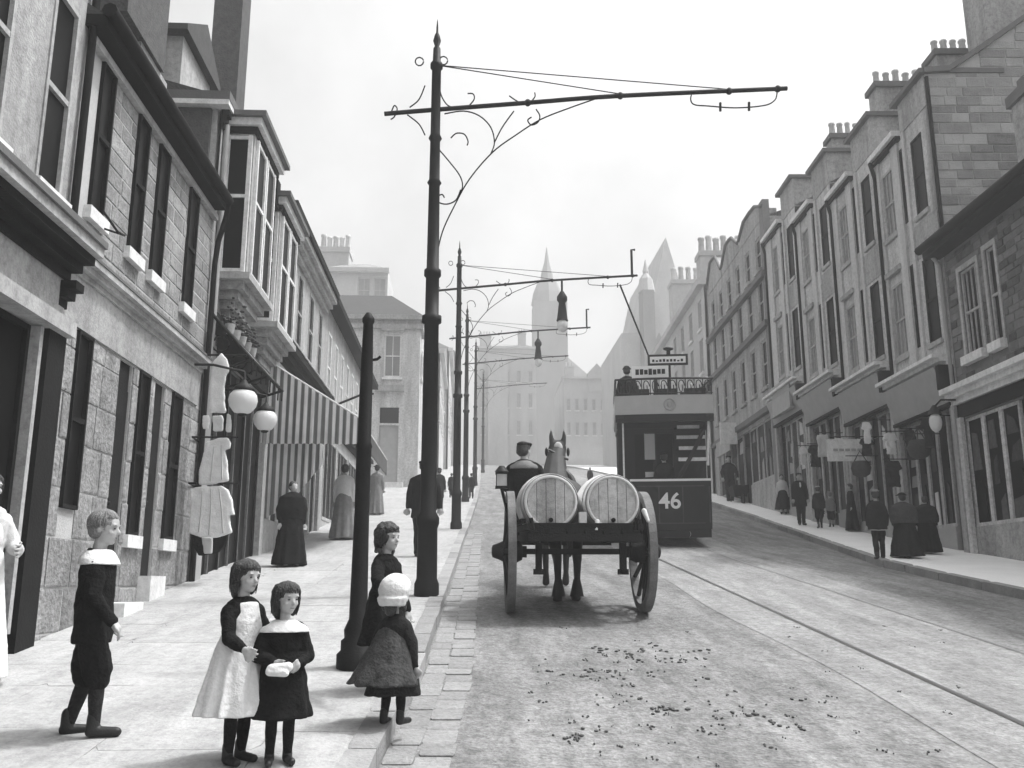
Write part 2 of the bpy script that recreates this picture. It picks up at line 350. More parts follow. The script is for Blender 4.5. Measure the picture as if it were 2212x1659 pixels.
# ------------------------------------------------------------------ the setting: ground, road, pavements, kerbs
def frange(a, b, s_):
    out = []
    while a < b-1e-6: out.append(a); a += s_
    return out+[b]
def sheet(name, xa, xb, ys, nx, h, m, wob=0.0, kind='structure', parent=None):
    mb = MB(); vs = []
    for y in ys:
        a, b = xa(y), xb(y)
        for i in range(nx+1):
            x = a+(b-a)*i/nx
            vs.append((x, y, zt(y)+h+(wob*(math.sin(x*2.1+y*.7)+math.sin(x*.9-y*1.3)+math.sin(3.7*x+2.3*y)*.5) if 0 < i < nx else 0)))
    n = nx+1
    mb.add(vs, [[j*n+i, j*n+i+1, (j+1)*n+i+1, (j+1)*n+i] for j in range(len(ys)-1) for i in range(nx)], True)
    o = mb.build(name, m, parent)
    if kind: tag(o, kind=kind)
    return o
FAR = frange(60, 300, 4)
sheet('ground', lambda y: -900, lambda y: 900, frange(-60, 60, 6)+frange(70, 300, 10)+frange(340, 1300, 80), 24, -.35, 'earth')
road = sheet('road', lambda y: kl(y)-.05, lambda y: kr(y)+.05, frange(-8, 40, .35)+frange(41, 60, 1)+FAR[1:], 36, 0, 'road', .0)
tx_ = lambda y: lerp_tab(y, [-20, 17, 19, 21, 23, 25, 27, 30, 40, 60, 100, 300], [0, 0, .06, .25, .52, .83, 1.14, 1.5, 1.9, 2.2, 2.8, 5])
sheet('tram_track_bed', lambda y: 2.95+tx_(y)+.05*math.sin(y), lambda y: 5.55+tx_(y)+.05*math.sin(y*1.3), frange(-8, 60, .5)+FAR[1:], 10, .004, 'track_bed', .0)
for x in (3.57, 5.0):
    for d in (0,):
        mb = MB(); ys = frange(-8, 60, 1)+FAR[1:]
        for i in range(len(ys)-1):
            y0, y1 = ys[i], ys[i+1]; mb.quad((x+tx_(y0)-.026, y0, zt(y0)+.009), (x+tx_(y0)+.026, y0, zt(y0)+.009), (x+tx_(y1)+.026, y1, zt(y1)+.009), (x+tx_(y1)-.026, y1, zt(y1)+.009))
        mb.build('rail', 'rail' if x < 4 else 'rail_worn', bpy.data.objects['tram_track_bed'])
PY = frange(-8, 60, .8)+FAR[1:]
pvl = sheet('pavement', lambda y: -14 if y < 200 else -20, lambda y: kl(y)-.15, PY, 12, PAV, 'pavement', .004)
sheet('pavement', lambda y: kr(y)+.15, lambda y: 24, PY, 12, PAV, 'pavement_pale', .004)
for side, kf in ((-1, kl), (1, kr)):
    mb = MB()
    for i in range(len(PY)-1):
        y0, y1 = PY[i], PY[i+1]; a, b = sorted((kf(y0), kf(y0)+side*.17)); c, d = sorted((kf(y1), kf(y1)+side*.17))
        z0, z1 = zt(y0), zt(y1); t = PAV-.02
        mb.hexa([(a+.02, y0, z0-.2), (b-.02, y0, z0-.2), (d-.02, y1, z1-.2), (c+.02, y1, z1-.2), (a+.02, y0, z0+t), (b-.02, y0, z0+t), (d-.02, y1, z1+t), (c+.02, y1, z1+t)])
    ko = tag(mb.build('kerb', 'kerb'), kind='structure')
    y = 3.6
    while y < 60:
        L_ = random.uniform(.75, 1.15); yc = y+L_/2
        piece('kerb_stone', 'kerb', ko, (kf(yc)+side*.085+random.uniform(-.006, .006), yc, zt(yc)+PAV/2-.04+.008*random.random()), (.165, L_-.015, PAV+.1), -math.atan2(kf(yc+.3)-kf(yc-.3), .6), math.atan(_sl(yc))); y += L_
# gutter setts beside the left kerb
for row in range(2):
    y = 3.9+row*.1
    while y < 24:
        L_ = random.uniform(.2, .34) if row else random.uniform(.3, .5); yc = y+L_/2; wd = (.17, .2, .19)[row]
        x = kl(yc)+(.1, .29, .49)[row]+random.uniform(-.012, .012)
        piece('sett', 'sett', road, (x, yc, zt(yc)-.044+random.uniform(-.004, .007)), (wd, L_-.014, .1), -math.atan2(kl(yc+.3)-kl(yc-.3), .6)+random.uniform(-.03, .03), math.atan(_sl(yc))); y += L_
for i in range(4):                         # flagstones of the near left pavement
    y = 3.4+.37*i
    while y < 17:
        L_ = random.uniform(.7, 1.15); yc = y+L_/2; x1 = kl(yc)-.18; xs_ = [-3.74, -2.9, -1.98, -1.1, x1]; a, b = xs_[i], xs_[i+1]
        piece('flagstone', 'flagstone', pvl, ((a+b)/2, yc, zt(yc)+PAV-.022+random.uniform(.0, .0015)), (b-a-.004, L_-.004, .05), 0, math.atan(_sl(yc))); y += L_
# horse dung and crumbs trodden into the road
mb = MB(); rs = random.Random(11)
def clump(u, v, sc=1.0):
    p = atG(u, v)
    for k in range(rs.randint(2, 5)):
        r = rs.uniform(.005, .016)*sc; x, y = p.x+rs.gauss(0, .035*sc), p.y+rs.gauss(0, .05*sc)
        mb.ell((x, y, zt(y)+.006), (r*rs.uniform(.7, 1.8), r*rs.uniform(.8, 3.0), r*.35+.004), 7, 5)
for k in range(40): clump(rs.gauss(1370, 75), rs.gauss(1440, 26), rs.uniform(.5, 1.0))
for k in range(34): clump(rs.uniform(1200, 1800), rs.gauss(1545, 45), rs.uniform(.3, .8))
for (u, v) in ((1440, 1535), (1425, 1538), (1460, 1537), (1620, 1540), (1640, 1545), (1690, 1570), (1252, 1593), (1255, 1600), (1380, 1405), (1405, 1392), (1300, 1402)): clump(u, v, 1.1)
for k in range(60): clump(rs.uniform(1050, 2100), rs.uniform(1350, 1650), rs.uniform(.25, .6))
tag(mb.build('horse_dung', 'dung'), 'dark horse dung scattered in clumps over the pale road', 'dung', kind='stuff')

# ------------------------------------------------------------------ left-hand buildings
FL = Fr((-3.75, 0), (0, 1), (1, 0))
def cornice(fr, parent, t0, t1, z0, z1, p, m, name='cornice', o0=0.0, steps=3):
    mb = MB()
    for k in range(steps): mb.box(t0-.004*k, t1+.004*k, o0-.02, o0+p*(k+1)/steps, z0+(z1-z0)*k/steps, z0+(z1-z0)*(k+1)/steps, fr)
    return mb.build(name, m, parent)
def root_at(name, fr, t, label, cat='building', group=None):
    p = fr.P(t, 0, 0); return empty(name, (p.x, p.y, zt(p.y)+PAV), label, cat, group)
# --- tall house with the shop at the picture's left
A0 = root_at('shop_house', FL, 5, 'tall pale house over a dark shopfront, drainpipe at its edge, woman in apron outside')
H0 = [(4.3, 4.9, 5, 6.9), (6.3, 6.9, 5, 6.9), (7.52, 8.02, 5, 6.9), (2.6, 7.74, 1.35, 3.75)]
wl = core(wall(FL, -6, 8.3, -1, 11.5, H0, .06), FL, -6, 8.3, -1, 11.5, 8, -.07).build('wall', 'smooth_stone', A0)
for (a, b, c, d) in H0[:3]: window(FL, A0, a, b, c, d, 'painted_light', 'glass_dark', .06, 0, True, .045, sillh=.16)
for k, (a, b) in enumerate(((2.6, 4.4), (4.4, 6.1), (6.1, 7.0), (7.0, 7.74))):
    wd = window(FL, A0, a, b, 1.35, 3.75, 'dark_timber', 'glass_dark', .06, 0, False, .05, rail=False)
    MB().box(a+.05, b-.05, -.035, -.028, 2.75, 3.7, FL).build('blind', 'cloth_pale', wd)  # pale sheet stands in for reflections in the upper glass
MB().box(7.74, 7.8, 0, .1, 1.2, 3.75, FL).build('mullion', 'painted_light', A0)
MB().box(7.86, 8.2, .003, .12, .4, 3.9, FL).build('pilaster', 'dark_timber', A0)
MB().box(2.6, 7.8, .003, .08, .3, 1.34, FL).build('stall_riser', 'dark_timber', A0)
MB().box(2.4, 8.22, .003, .06, 3.9, 4.3, FL).build('fascia', 'smooth_stone', A0)
cornice(FL, A0, 2.4, 8.2, 4.3, 4.53, .3, 'dark_timber'); MB().box(2.38, 8.22, -.02, .37, 4.53, 4.62, FL).build('cornice_top', 'painted_light', A0)  # dark lower steps stand in for the shade under the cornice
MB().box(2.4, 8.2, .0, .2, 3.76, 3.9, FL).build('moulding', 'painted_light', A0)
cornice(FL, A0, 8.1, 8.26, 4.05, 4.28, .2, 'dark_timber', 'bracket')
MB().box(2.4, 8.22, 0, .40, 4.62, 4.68, FL).build('lead_flashing', 'lead', A0)
gpipe(A0, [FL.P(8.2, .06, 11), FL.P(8.2, .06, 4.75)], .04)
# --- the low stone house next to it
A = root_at('stone_house', FL, 10.5, 'low two-storey coursed stone house with narrow dark windows, white sills and overhanging black eaves')
up = [(8.6, 8.93, 5.2, 6.8), (9.66, 10.0, 5.18, 6.8), (10.38, 10.74, 5.16, 6.8), (11.62, 12.0, 5.16, 6.8)]
lo = [(8.66, 9.0, 2.28, 3.97), (9.8, 10.18, 1.42, 3.97), (10.37, 10.7, 2.12, 3.97), (10.95, 11.3, 1.52, 3.97), (11.57, 11.95, 2.13, 3.97)]
aw = core(wall(FL, 8.3, 12.86, -.5, 6.9, up+lo, .035), FL, 8.3, 12.86, -.5, 6.9, 8, -.045).build('wall', 'ashlar_joint', A)
masonry(FL, aw, 8.62, 12.84, 4.66, 6.86, .2, .42, 'ashlar', up, .008, .3, .022)
masonry(FL, aw, 8.32, 12.84, .75, 3.97, .42, .62, 'rough_stone', lo, .012, .3, .018)
for i, (a, b, c, d) in enumerate(up): window(FL, A, a, b, c, d, 'dark_timber', 'glass_dark', .035, 0, True, .03, sillh=.13, sillo=.075)
for i, (a, b, c, d) in enumerate(lo):
    if i in (1, 3):
        dr = MB().box(a+.01, b-.01, -.042, -.022, c, d-.3, FL).box(a+.01, b-.01, -.042, -.03, d-.3, d, FL).build('door', 'dark_timber', A)
        MB().ell(FL.P(a+.06, -.01, c+1.0), .022, 8, 6).build('handle', 'iron', dr)
        MB().box(a-.08, b+.1, .002, .3 if i == 1 else .16, c-.3, c-.02 if i == 1 else c+.16, FL).build('doorstep', 'white_paint', A)
    else: window(FL, A, a, b, c, d, 'dark_timber', 'glass_dark', .035, 0, i != 0, .03, sillh=.14, sillo=.07)
MB().box(8.28, 12.62, .003, .03, 3.985, 4.46, FL).build('fascia', 'smooth_stone', A)
cornice(FL, A, 8.26, 12.66, 4.46, 4.64, .16, 'painted_light')
MB().box(8.26, 12.66, 0, .17, 4.641, 4.67, FL).build('lead_flashing', 'lead', A)
MB().box(8.25, 12.8, .003, .07, 6.78, 6.86, FL).build('eaves_moulding', 'painted_light', A)
mb = MB(); mb.box(8.15, 12.7, -.05, .2, 6.9, 7.02, FL)
mb.tube([FL.P(8.12, .23, 7.05), FL.P(12.7, .23, 7.05)], .075, 8)
mb.build('eaves_gutter', 'gutter', A)
mb = MB(); P = FL.P
mb.prism([P(8.15, .18, 7.02), P(8.15, -4.2, 9.9), P(8.15, -8.6, 7.0)], (0, 4.7, 0)); mb.build('roof', 'slate', A)
gpipe(A, [P(12.7, .23, 7.0), P(12.72, .2, 6.8), P(12.78, .1, 6.45), P(12.78, .07, 6.1), P(12.78, .07, 1.55)], .04)
dm = MB().box(10.95, 12.0, -2.2, -.55, 7.2, 8.5, FL).build('dormer', 'painted_light', A)
MB().box(10.3, 11.7, -2.3, -.5, 8.5, 10.2, FL).build('dormer_head', 'brick', dm)
MB().tube([P(8.9, .05, 5.1), P(8.7, .35, 4.95), P(8.35, .42, 4.85), P(8.0, .42, 4.9)], .012, 6).build('iron_stay', 'iron', A)
# --- house with the two bay windows and the drapers shop
B = root_at('bay_window_house', FL, 18, 'long pale house with two small bay windows above a drapers shop')
bw_ = [(17.9, 18.5, 6.55, 8.3), (19.4, 20.0, 6.55, 8.3), (20.9, 21.5, 6.55, 8.3), (22.3, 22.8, 6.55, 8.3)]
shop = [(13.15, 16.5, 1.5, 4.9), (17.0, 22.8, 1.9, 5.0)]
wb = core(wall(FL, 12.87, 23.2, 0, 8.8, bw_+shop, .06), FL, 12.87, 23.2, 0, 8.8, 9, -.07).build('wall', 'painted_light', B)
for (a, b, c, d) in bw_: window(FL, B, a, b, c, d, 'painted_light', 'glass_dark', .06, 0, True, .05, sillh=.1)
for k in range(6):
    t = 13.15+3.35*k/6; wd = window(FL, B, t, t+3.35/6, 1.5, 4.9, 'dark_timber' if k % 2 else 'cart_rim', 'glass_dark', .06, 0, False, .035, rail=False)
for k in range(8):
    t = 17+5.8*k/8; wd = window(FL, B, t, t+5.8/8, 1.9, 5.0, 'white_paint', 'glass_dark' if k % 3 else 'glass_sky_sheen', .06, 0, False, .06, rail=False)
MB().box(17.0, 22.8, .0, .07, 1.9, 2.75, FL).build('stall_riser', 'painted_light', B)
for t in (12.95, 16.7, 22.95): MB().box(t-.13, t+.13, .003, .1, .9, 5.1, FL).build('pilaster', 'grey_paint' if t < 13 else 'painted_light', B)
MB().box(17.0, 23.1, .003, .12, 5.05, 5.75, FL).build('fascia', 'painted_light', B)
cornice(FL, B, 17.0, 23.15, 5.75, 6.2, .34, 'dark_timber')
MB().box(17.0, 23.15, 0, .36, 6.2, 6.24, FL).build('cornice_top', 'painted_light', B)
MB().box(13.0, 16.6, .003, .1, 4.95, 5.45, FL).build('fascia', 'dark_timber', B)
def bay(t0, t1, p, z0, z1, parent):
    by = MB().box(t0, t1, -.02, p, z0, z1, FL).build('bay_window', 'painted_light', parent)
    N = Fr((-3.75, t0), (1, 0), (0, -1)); Ff = Fr((-3.75+p, 0), (0, 1), (1, 0))
    for fr, a, b in ((N, .05, p-.07), (Ff, t0+.18, (t0+t1)/2-.08), (Ff, (t0+t1)/2+.08, t1-.18)):
        m_ = (z0+z1)/2
        for (c, d) in ((z0+.06, m_), (m_, z1-.28)): MB().box(a, b, .002, .012, c+.02, d-.02, fr).build('pane', 'glass_dark', by)
        mb = MB()
        for x0, x1 in ((a-.05, a+.012), (b-.012, b+.05)): mb.box(x0, x1, .002, .045, z0+.03, z1-.24, fr)
        for zc in (z0+.06, m_, z1-.28): mb.box(a, b, .003, .04, zc-.025, zc+.025, fr)
        mb.build('sash_frame', 'white_paint', by)
    for k, (e, za, zb) in enumerate(((.05, z1-.2, z1-.1), (.12, z1-.1, z1+.02), (.2, z1+.02, z1+.1))):
        MB().box(t0-e, t1+e, -.02, p+e, za, zb, FL).build('bay_cornice', ('dark_timber', 'white_paint', 'lead')[k], by)
    MB().box(t0-.07, t1+.07, -.02, p+.07, z0-.08, z0+.02, FL).build('bay_sill', 'painted_light', by)
    mb = MB()
    for k in range(4): e = .05+.09*k; mb.box(t0+e, t1-e, -.02, p-e*.9, z0-.08-.13*(k+1), z0-.08-.13*k, FL)
    mb.build('corbel', 'mid_stone', by); return by
bay(13.2, 14.75, .42, 6.1, 8.58, B); bay(15.3, 16.9, .42, 5.95, 8.2, B)
cornice(FL, B, 17.12, 23.2, 8.45, 8.85, .3, 'painted_light')
MB().box(17.12, 23.22, -.1, .36, 8.85, 9.0, FL).build('eaves_gutter', 'gutter', B)
for (ta, tb_) in ((12.87, 13.0), (14.97, 15.08)): cornice(FL, B, ta, tb_, 8.3, 8.6, .1, 'dark_timber')
MB().box(12.7, 15.0, -1.2, .13, 8.6, 8.68, FL).build('cornice_top', 'white_paint', B); MB().box(12.7, 17.1, -1.2, .14, 8.68, 8.82, FL).build('cornice_lead', 'lead', B)
MB().prism([P(12.87, -.02, 8.83), P(12.87, -4.2, 10.0), P(12.87, -9, 8.83)], (0, 10.33, 0)).build('roof', 'slate', B)
MB().prism([(-3.9, 12.86, 6.6), (-3.9, 12.86, 8.58), (-4.9, 12.86, 8.59), (-9, 12.86, 8.59), (-9, 12.86, 6.6)], (0, -.06, 0)).build('gable', 'brick', B)
chimney(B, FL, 16.25, 16.85, -1.3, -.75, 9.0, 15.5, 3, 'brick')
dm = MB().box(13.0, 14.5, -2.4, -.72, 9.0, 10.0, FL).build('dormer', 'painted_light', B)
MB().prism([(-4.35, 12.8, 10.0), (-4.35, 13.75, 10.6), (-4.35, 14.7, 10.0), (-4.35, 14.7, 9.9), (-4.35, 12.8, 9.9)], (-2, 0, 0)).build('dormer_roof', 'slate', dm)
MB().box(15.05, 15.3, .1, .4, 8.0, 8.5, FL).build('finial_block', 'dark_timber', B)
# iron and glass canopy over the drapers door
cn = MB()
c0, c1 = 12.92, 15.1
for t in (c0, (c0+c1)/2, c1):
    cn.tube([P(t, .03, 5.42), P(t, .66, 4.72)], .03, 6); cn.tube([P(t, .03, 4.55), P(t, .35, 4.62), P(t, .64, 4.72)], .022, 6)
    cn.tube([P(t, .2+.12*math.cos(a), 4.95+.12*math.sin(a)) for a in [k*.55 for k in range(12)]], .013, 6)
for o, z in ((.66, 4.72), (.34, 5.08), (.03, 5.42)): cn.tube([P(c0, o, z), P(c1, o, z)], .028, 6)
for k in range(8): t = c0+(c1-c0)*k/7; cn.tube([P(t, .66, 4.72), P(t, .66, 4.5+.05*(k % 2))], .012, 5)
cno = cn.build('canopy_frame', 'iron', B)
for k in range(4):
    a, b = c0+(c1-c0)*k/4+.05, c0+(c1-c0)*(k+1)/4-.05
    for (o0, z0, o1, z1) in ((.06, 5.40, .32, 5.11), (.37, 5.06, .63, 4.77)): MB().prism([P(a, o0, z0), P(a, o1, z1), P(a, o1, z1+.012), P(a, o0, z0+.012)], (0, b-a, 0)).build('glass_pane', 'glass_sky_sheen', cno)
rs = random.Random(5)
for k in range(5):
    t = 12.98+.35*k; p = P(t, .3, 5.12); pt_ = MB().lathe([(.05, 0), (.075, .12), (.08, .14)], p, 8).build('plant_pot', 'pot', B); mb = MB()
    for j in range(22): q = Vector((rs.gauss(0, .07), rs.gauss(0, .07), .17+abs(rs.gauss(0, .11)))); mb.ell(p+q, (rs.uniform(.02, .045), rs.uniform(.02, .045), .02), 5, 4)
    tag(mb.build('foliage', 'leaf', pt_), kind='stuff')
MB().tube([P(12.95, .0, 4.62), P(12.4, .05, 4.66), P(12.4, .7, 4.66)], .016, 6).build('clothes_rail', 'iron', B)
MB().tube([P(12.95, .0, 3.52), P(12.4, .05, 3.52), P(12.4, .66, 3.52)], .014, 6).build('clothes_rail', 'iron', B)
MB().tube([P(12.95, .0, 2.9), P(12.4, .05, 2.9), P(12.4, .7, 2.9)], .014, 6).build('clothes_rail', 'iron', B)
gpipe(B, [P(12.98, .05, 8.4), P(12.98, .05, 1.6)], .045, 'grey_paint')
MB().tube([P(23.0, .15, 5.9), P(23.0, 1.2, 6.35), P(23.0, 1.35, 6.3)], .03, 6).build('sign_bracket', 'iron', B)
MB().box(22.85, 23.15, .05, .35, 5.65, 6.2, FL).build('lamp_box', 'iron', B)
def hung(name, label, pts, y, m, th=.05, cat='garment'):
    q = [atY(u, v, y) for (u, v) in pts]; mb = MB().prism([(p.x, y-th/2, p.z) for p in q], (0, th, 0))
    zs = [p.z for p in q]; xs = [p.x for p in q]; base = ((min(xs)+max(xs))/2, y, min(zs))
    o = mb.build(name, m, None, base, rem=.014, crumple=(.14, .03))
    return tag(o, label, cat, 'garments hung outside the drapers shop')
hung('white_nightgown', 'long narrow white nightgown hanging highest beside the drapers door', [(478, 762), (492, 775), (496, 800), (488, 812), (485, 870), (488, 892), (455, 892), (453, 850), (456, 800), (462, 780)], 12.36, 'cloth_white')
hung('white_cuffs', 'pair of small white cuffs hanging under the nightgown', [(437, 897), (452, 897), (452, 928), (437, 928)], 12.33, 'cloth_white', .03)
hung('white_bib', 'small square white bib hanging under the nightgown', [(458, 897), (482, 897), (482, 932), (460, 932)], 12.42, 'cloth_white', .03)
hung('white_stockings', 'narrow white stockings hanging nearest the round lamps', [(490, 893), (500, 897), (500, 935), (488, 932)], 12.38, 'cloth_white', .03)
hung('white_blouse', 'white blouse with sleeves hanging between the bib and the big smock', [(447, 955), (470, 948), (492, 946), (499, 958), (497, 968), (486, 972), (492, 1000), (494, 1038), (462, 1046), (430, 1047), (432, 1010), (442, 975)], 12.36, 'cloth_white', .07)
hung('white_smock', 'wide white childs smock with pleats hanging lowest of the garments', [(412, 1055), (432, 1052), (478, 1050), (492, 1058), (502, 1085), (507, 1112), (498, 1112), (490, 1090), (497, 1130), (502, 1150), (470, 1162), (432, 1160), (410, 1152), (413, 1095)], 12.36, 'cloth_white', .09)
for u0, v0, u1, v1 in ((437, 1060, 430, 1150), (456, 1056, 452, 1156), (474, 1056, 482, 1152)): MB().tube([atY(u0, v0, 12.312), atY((u0+u1)/2+1.5, (v0+v1)/2, 12.306), atY(u1, v1, 12.312)], [.006, .012, .014], 6).build('pleat', 'cloth_pale', bpy.data.objects['white_smock'])
for u0, v0, u1, v1 in ((462, 965, 455, 1040), (478, 962, 480, 1036)): MB().tube([atY(u0, v0, 12.322), atY(u1, v1, 12.322)], [.005, .012], 6).build('pleat', 'cloth_pale', bpy.data.objects['white_blouse'])
hung('white_petticoat', 'short white petticoat showing below the big white smock', [(436, 1160), (460, 1160), (458, 1196), (440, 1197)], 12.44, 'cloth_pale', .05)
hung('dark_skirt', 'dark skirt hanging behind the white smock with its hem below', [(415, 1140), (495, 1140), (488, 1180), (470, 1195), (430, 1200), (418, 1180)], 12.56, 'cloth_black', .06)
for k, (u, v, y, r) in enumerate(((525, 866, 12.25, .19), (573, 907, 13.7, .175))):
    p = atY(u, v, y); e = empty('globe_lamp', (p.x, p.y, p.z-r), ('large white globe lamp with black hood beside the hanging nightgown', 'white globe lamp with black hood in front of the striped awning')[k], 'lamp', 'globe lamps of the drapers shop')
    MB().lathe([(.02, -r), (r*.6, -r*.82), (r*.92, -r*.4), (r*1.02, 0), (r*.95, r*.4), (r*.7, r*.72), (r*.45, r*.85)], p, 20).build('globe', 'globe_glass', e)
    MB().lathe([(r*.75, r*.68), (r*.8, r*.75), (r*.62, r*1.05), (r*.3, r*1.25), (r*.12, r*1.5)], p, 16).build('hood', 'iron', e)
    MB().tube([p+Vector((0, 0, r*1.4)), p+Vector((0, 0, r*2.1)), Vector((-3.45, p.y, p.z+r*2.6)), Vector((-3.75, p.y, p.z+r*2.6))], .018, 6).build('bracket', 'iron', e)
    MB().lathe([(r*.3, -r*1.02), (r*.36, -r*.95), (r*.2, -r*1.12)], p, 10).build('drip_cup', 'iron', e)
# striped sun blind
AWN = empty('striped_awning', (-3.6, 16.6, zt(16.6)+PAV+2), 'striped shop sun blind with hanging side curtain, beside two globe lamps', 'awning')
def curtain(x0, x1, top, bot, y, name, wav=.03, n=40, fr=13.0, th=.012, scal=0.0):
    mb = MB(); vs = []
    for i in range(n+1):
        x = x0+(x1-x0)*i/n; dy = wav*math.sin(x*fr*3.3)+.4*wav*math.sin(x*7)
        zb = bot(x)+scal*abs(math.sin(x*math.pi/.13))
        for j in range(7): f = j/6; vs.append((x, y+dy*(.3+.7*f), top(x)*(1-f)+zb*f))
    fs = [[i*7+j, (i+1)*7+j, (i+1)*7+j+1, i*7+j+1] for i in range(n) for j in range(6)]
    k = len(vs); mb.add(vs+[(a, b+th, c) for (a, b, c) in vs], fs+[[q+k for q in f][::-1] for f in fs], True)
    return mb.build(name, 'awning_stripe', AWN)
lin = lambda x, x0, z0, x1, z1: z0+(z1-z0)*(x-x0)/(x1-x0)
curtain(-3.72, -1.98, lambda x: lin(x, -3.7, 5.6, -1.98, 4.53), lambda x: 4.05, 16.6, 'side_curtain', .035, 60, scal=.02)
curtain(-3.72, -2.66, lambda x: 4.3, lambda x: lerp_tab(x, [-3.7, -3.3, -3.0, -2.75, -2.6], [2.72, 2.95, 3.3, 3.62, 3.8]), 16.95, 'tied_back_curtain', .05, 40)
mb = MB(); mb.prism([(-3.74, 16.6, 5.62), (-1.98, 16.6, 4.55), (-1.98, 16.6, 4.57), (-3.74, 16.6, 5.64)], (0, 5.3, 0)); mb.v = [q+Vector((0, .6, 0)) for q in mb.v]; mb.build('blind_sheet', 'awning_stripe', AWN)
mb = MB()
for k in range(2, 24): a = 16.6+5.9*k/24; mb.prism([(-1.97, a, 4.54), (-1.97, a+5.9/24, 4.54), (-1.97, a+5.9/24, 4.2), (-1.97, a+5.9/48, 4.15), (-1.97, a, 4.2)], (-.012, 0, 0))
mb.build('valance', 'awning_stripe', AWN)
MB().tube([(-3.75, 16.62, 5.64), (-1.98, 16.62, 4.55), (-1.98, 22.5, 4.55), (-3.75, 22.5, 5.64)], .022, 6).build('blind_frame', 'white_paint', AWN)
# --- lower house with the hipped roof, before the side street
Cb = root_at('hipped_house', FL, 28, 'plain pale house with grey hipped slate roof and black gutter by the side street')
cw = [(23.9+1.25*k, 24.5+1.25*k, 6.3, 8.2) for k in range(8)]; cs = [(24+2.5*k, 26.2+2.5*k, 3.2, 5.4) for k in range(4)]
core(wall(FL, 23.21, 34.3, 1, 8.8, cw+cs, .06), FL, 23.21, 34.3, 1, 8.8, 9, -.07).build('wall', 'painted_light', Cb)
for (a, b, c, d) in cw: window(FL, Cb, a, b, c, d, 'white_paint', 'glass_sky_sheen', .06, 1, True, .07)
for (a, b, c, d) in cs: window(FL, Cb, a, b, c, d, 'painted_light', 'glass_dark', .06, 2, False, .07, rail=False)
cornice(FL, Cb, 23.21, 34.3, 5.7, 6.05, .25, 'dark_timber'); MB().box(23.21, 34.4, -.05, .33, 8.8, 8.98, FL).build('eaves_gutter', 'gutter', Cb)
e = [P(23.25, .25, 8.98), P(34.5, .25, 8.98), P(34.5, -9, 8.98), P(23.25, -9, 8.98), P(24.5, -4.4, 12.6), P(30.5, -4.4, 12.6)]
mb = MB(); mb.add(e, [[0, 1, 5, 4], [1, 2, 5], [2, 3, 4, 5], [3, 0, 4], [0, 3, 2, 1]]); mb.build('roof', 'slate', Cb)
MB().box(34.0, 34.28, .004, .12, 2.5, 8.7, FL).build('corner_quoin', 'painted_light', Cb)
# --- corner house across the side street
yD = 45.0
FD = Fr((0, yD), (1, 0), (0, -1)); FDs = Fr((-2.45, 0), (0, 1), (1, 0))
D = empty('corner_house', (-4, yD, zt(yD)+PAV), 'pale two-storey corner house with big dark door facing down the street', 'building')
def dx(u, v): p = atY(u, v, yD); return p.x, p.z
x0, zd = dx(815, 1062); x1, zdt = dx(862, 880); wx0, wz0 = dx(828, 815); wx1, wz1 = dx(868, 722); zc = dx(860, 690)[1]; zm = dx(860, 838)[1]
hD = [(x0, x1, zt(yD)+.35, zdt-.9), (x0, x1, zdt-.8, zdt), (wx0, wx1, wz0, wz1)]
core(wall(FD, -14, -2.45, 3, zc, hD, .15), FD, -14, -2.45, 3, zc, 16, -.16).build('wall', 'pale_stone', D)
MB().box(x0+.01, x1-.01, -.14, -.1, zt(yD)+.3, zdt-.9, FD).build('door', 'grey_paint', D)
MB().box(x0+.01, x1-.01, -.14, -.1, zdt-.8, zdt, FD).build('fanlight', 'glass_dark', D)
window(FD, D, wx0, wx1, wz0, wz1, 'white_paint', 'glass_sky_sheen', .15, 1, True, .08)
MB().box(x0-.25, x1+.25, .0, .3, zm-.2, zm+.1, FD).build('door_hood', 'mid_stone', D)
MB().box(wx0-.15, wx1+.15, .0, .15, wz1+.15, wz1+.4, FD).build('window_hood', 'mid_stone', D)
for k, z in enumerate((zc-.5, zc-.05)): MB().box(-14, -2.3+.1*k, -2, .16+.12*k, z, z+.22, FD).build('cornice', 'mid_stone', D)
MB().prism([(-14, yD-.2, zc+.17), (-2.3, yD-.2, zc+.17), (-4.2, yD+3, zc+2.2), (-14, yD+3, zc+2.2)], (0, .3, 0)).build('parapet_roof', 'slate', D)
for k in range(5): window(FDs, D, yD+1+2.4*k, yD+2.1+2.4*k, zm+.8, zc-1.4, 'white_paint', 'glass_dark', -.02, 1, True, .1)
MB().box(x0-.3, x1+.3, .01, .5, zt(yD)-.2, zt(yD)+.3, FD).build('doorstep', 'white_paint', D)
# --- taller tenement behind it
def gable_house(name, label, fr, t0, t1, zb, ze, back, m, roofm, zr, wins=(), holes=True, dep=.15, glass='hazed_glass', fm='hazed_stone', hip=.0):
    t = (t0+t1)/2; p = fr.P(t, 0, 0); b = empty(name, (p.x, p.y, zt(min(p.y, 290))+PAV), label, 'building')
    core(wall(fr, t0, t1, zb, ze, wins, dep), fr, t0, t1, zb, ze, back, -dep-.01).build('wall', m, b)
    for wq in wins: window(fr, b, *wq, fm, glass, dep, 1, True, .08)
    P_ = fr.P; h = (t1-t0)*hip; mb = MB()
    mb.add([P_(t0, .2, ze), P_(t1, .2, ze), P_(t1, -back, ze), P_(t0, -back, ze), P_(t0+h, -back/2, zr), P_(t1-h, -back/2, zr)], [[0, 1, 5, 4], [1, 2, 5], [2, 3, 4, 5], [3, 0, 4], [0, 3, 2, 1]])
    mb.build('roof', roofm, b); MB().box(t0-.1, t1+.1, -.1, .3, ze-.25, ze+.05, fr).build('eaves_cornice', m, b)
    return b
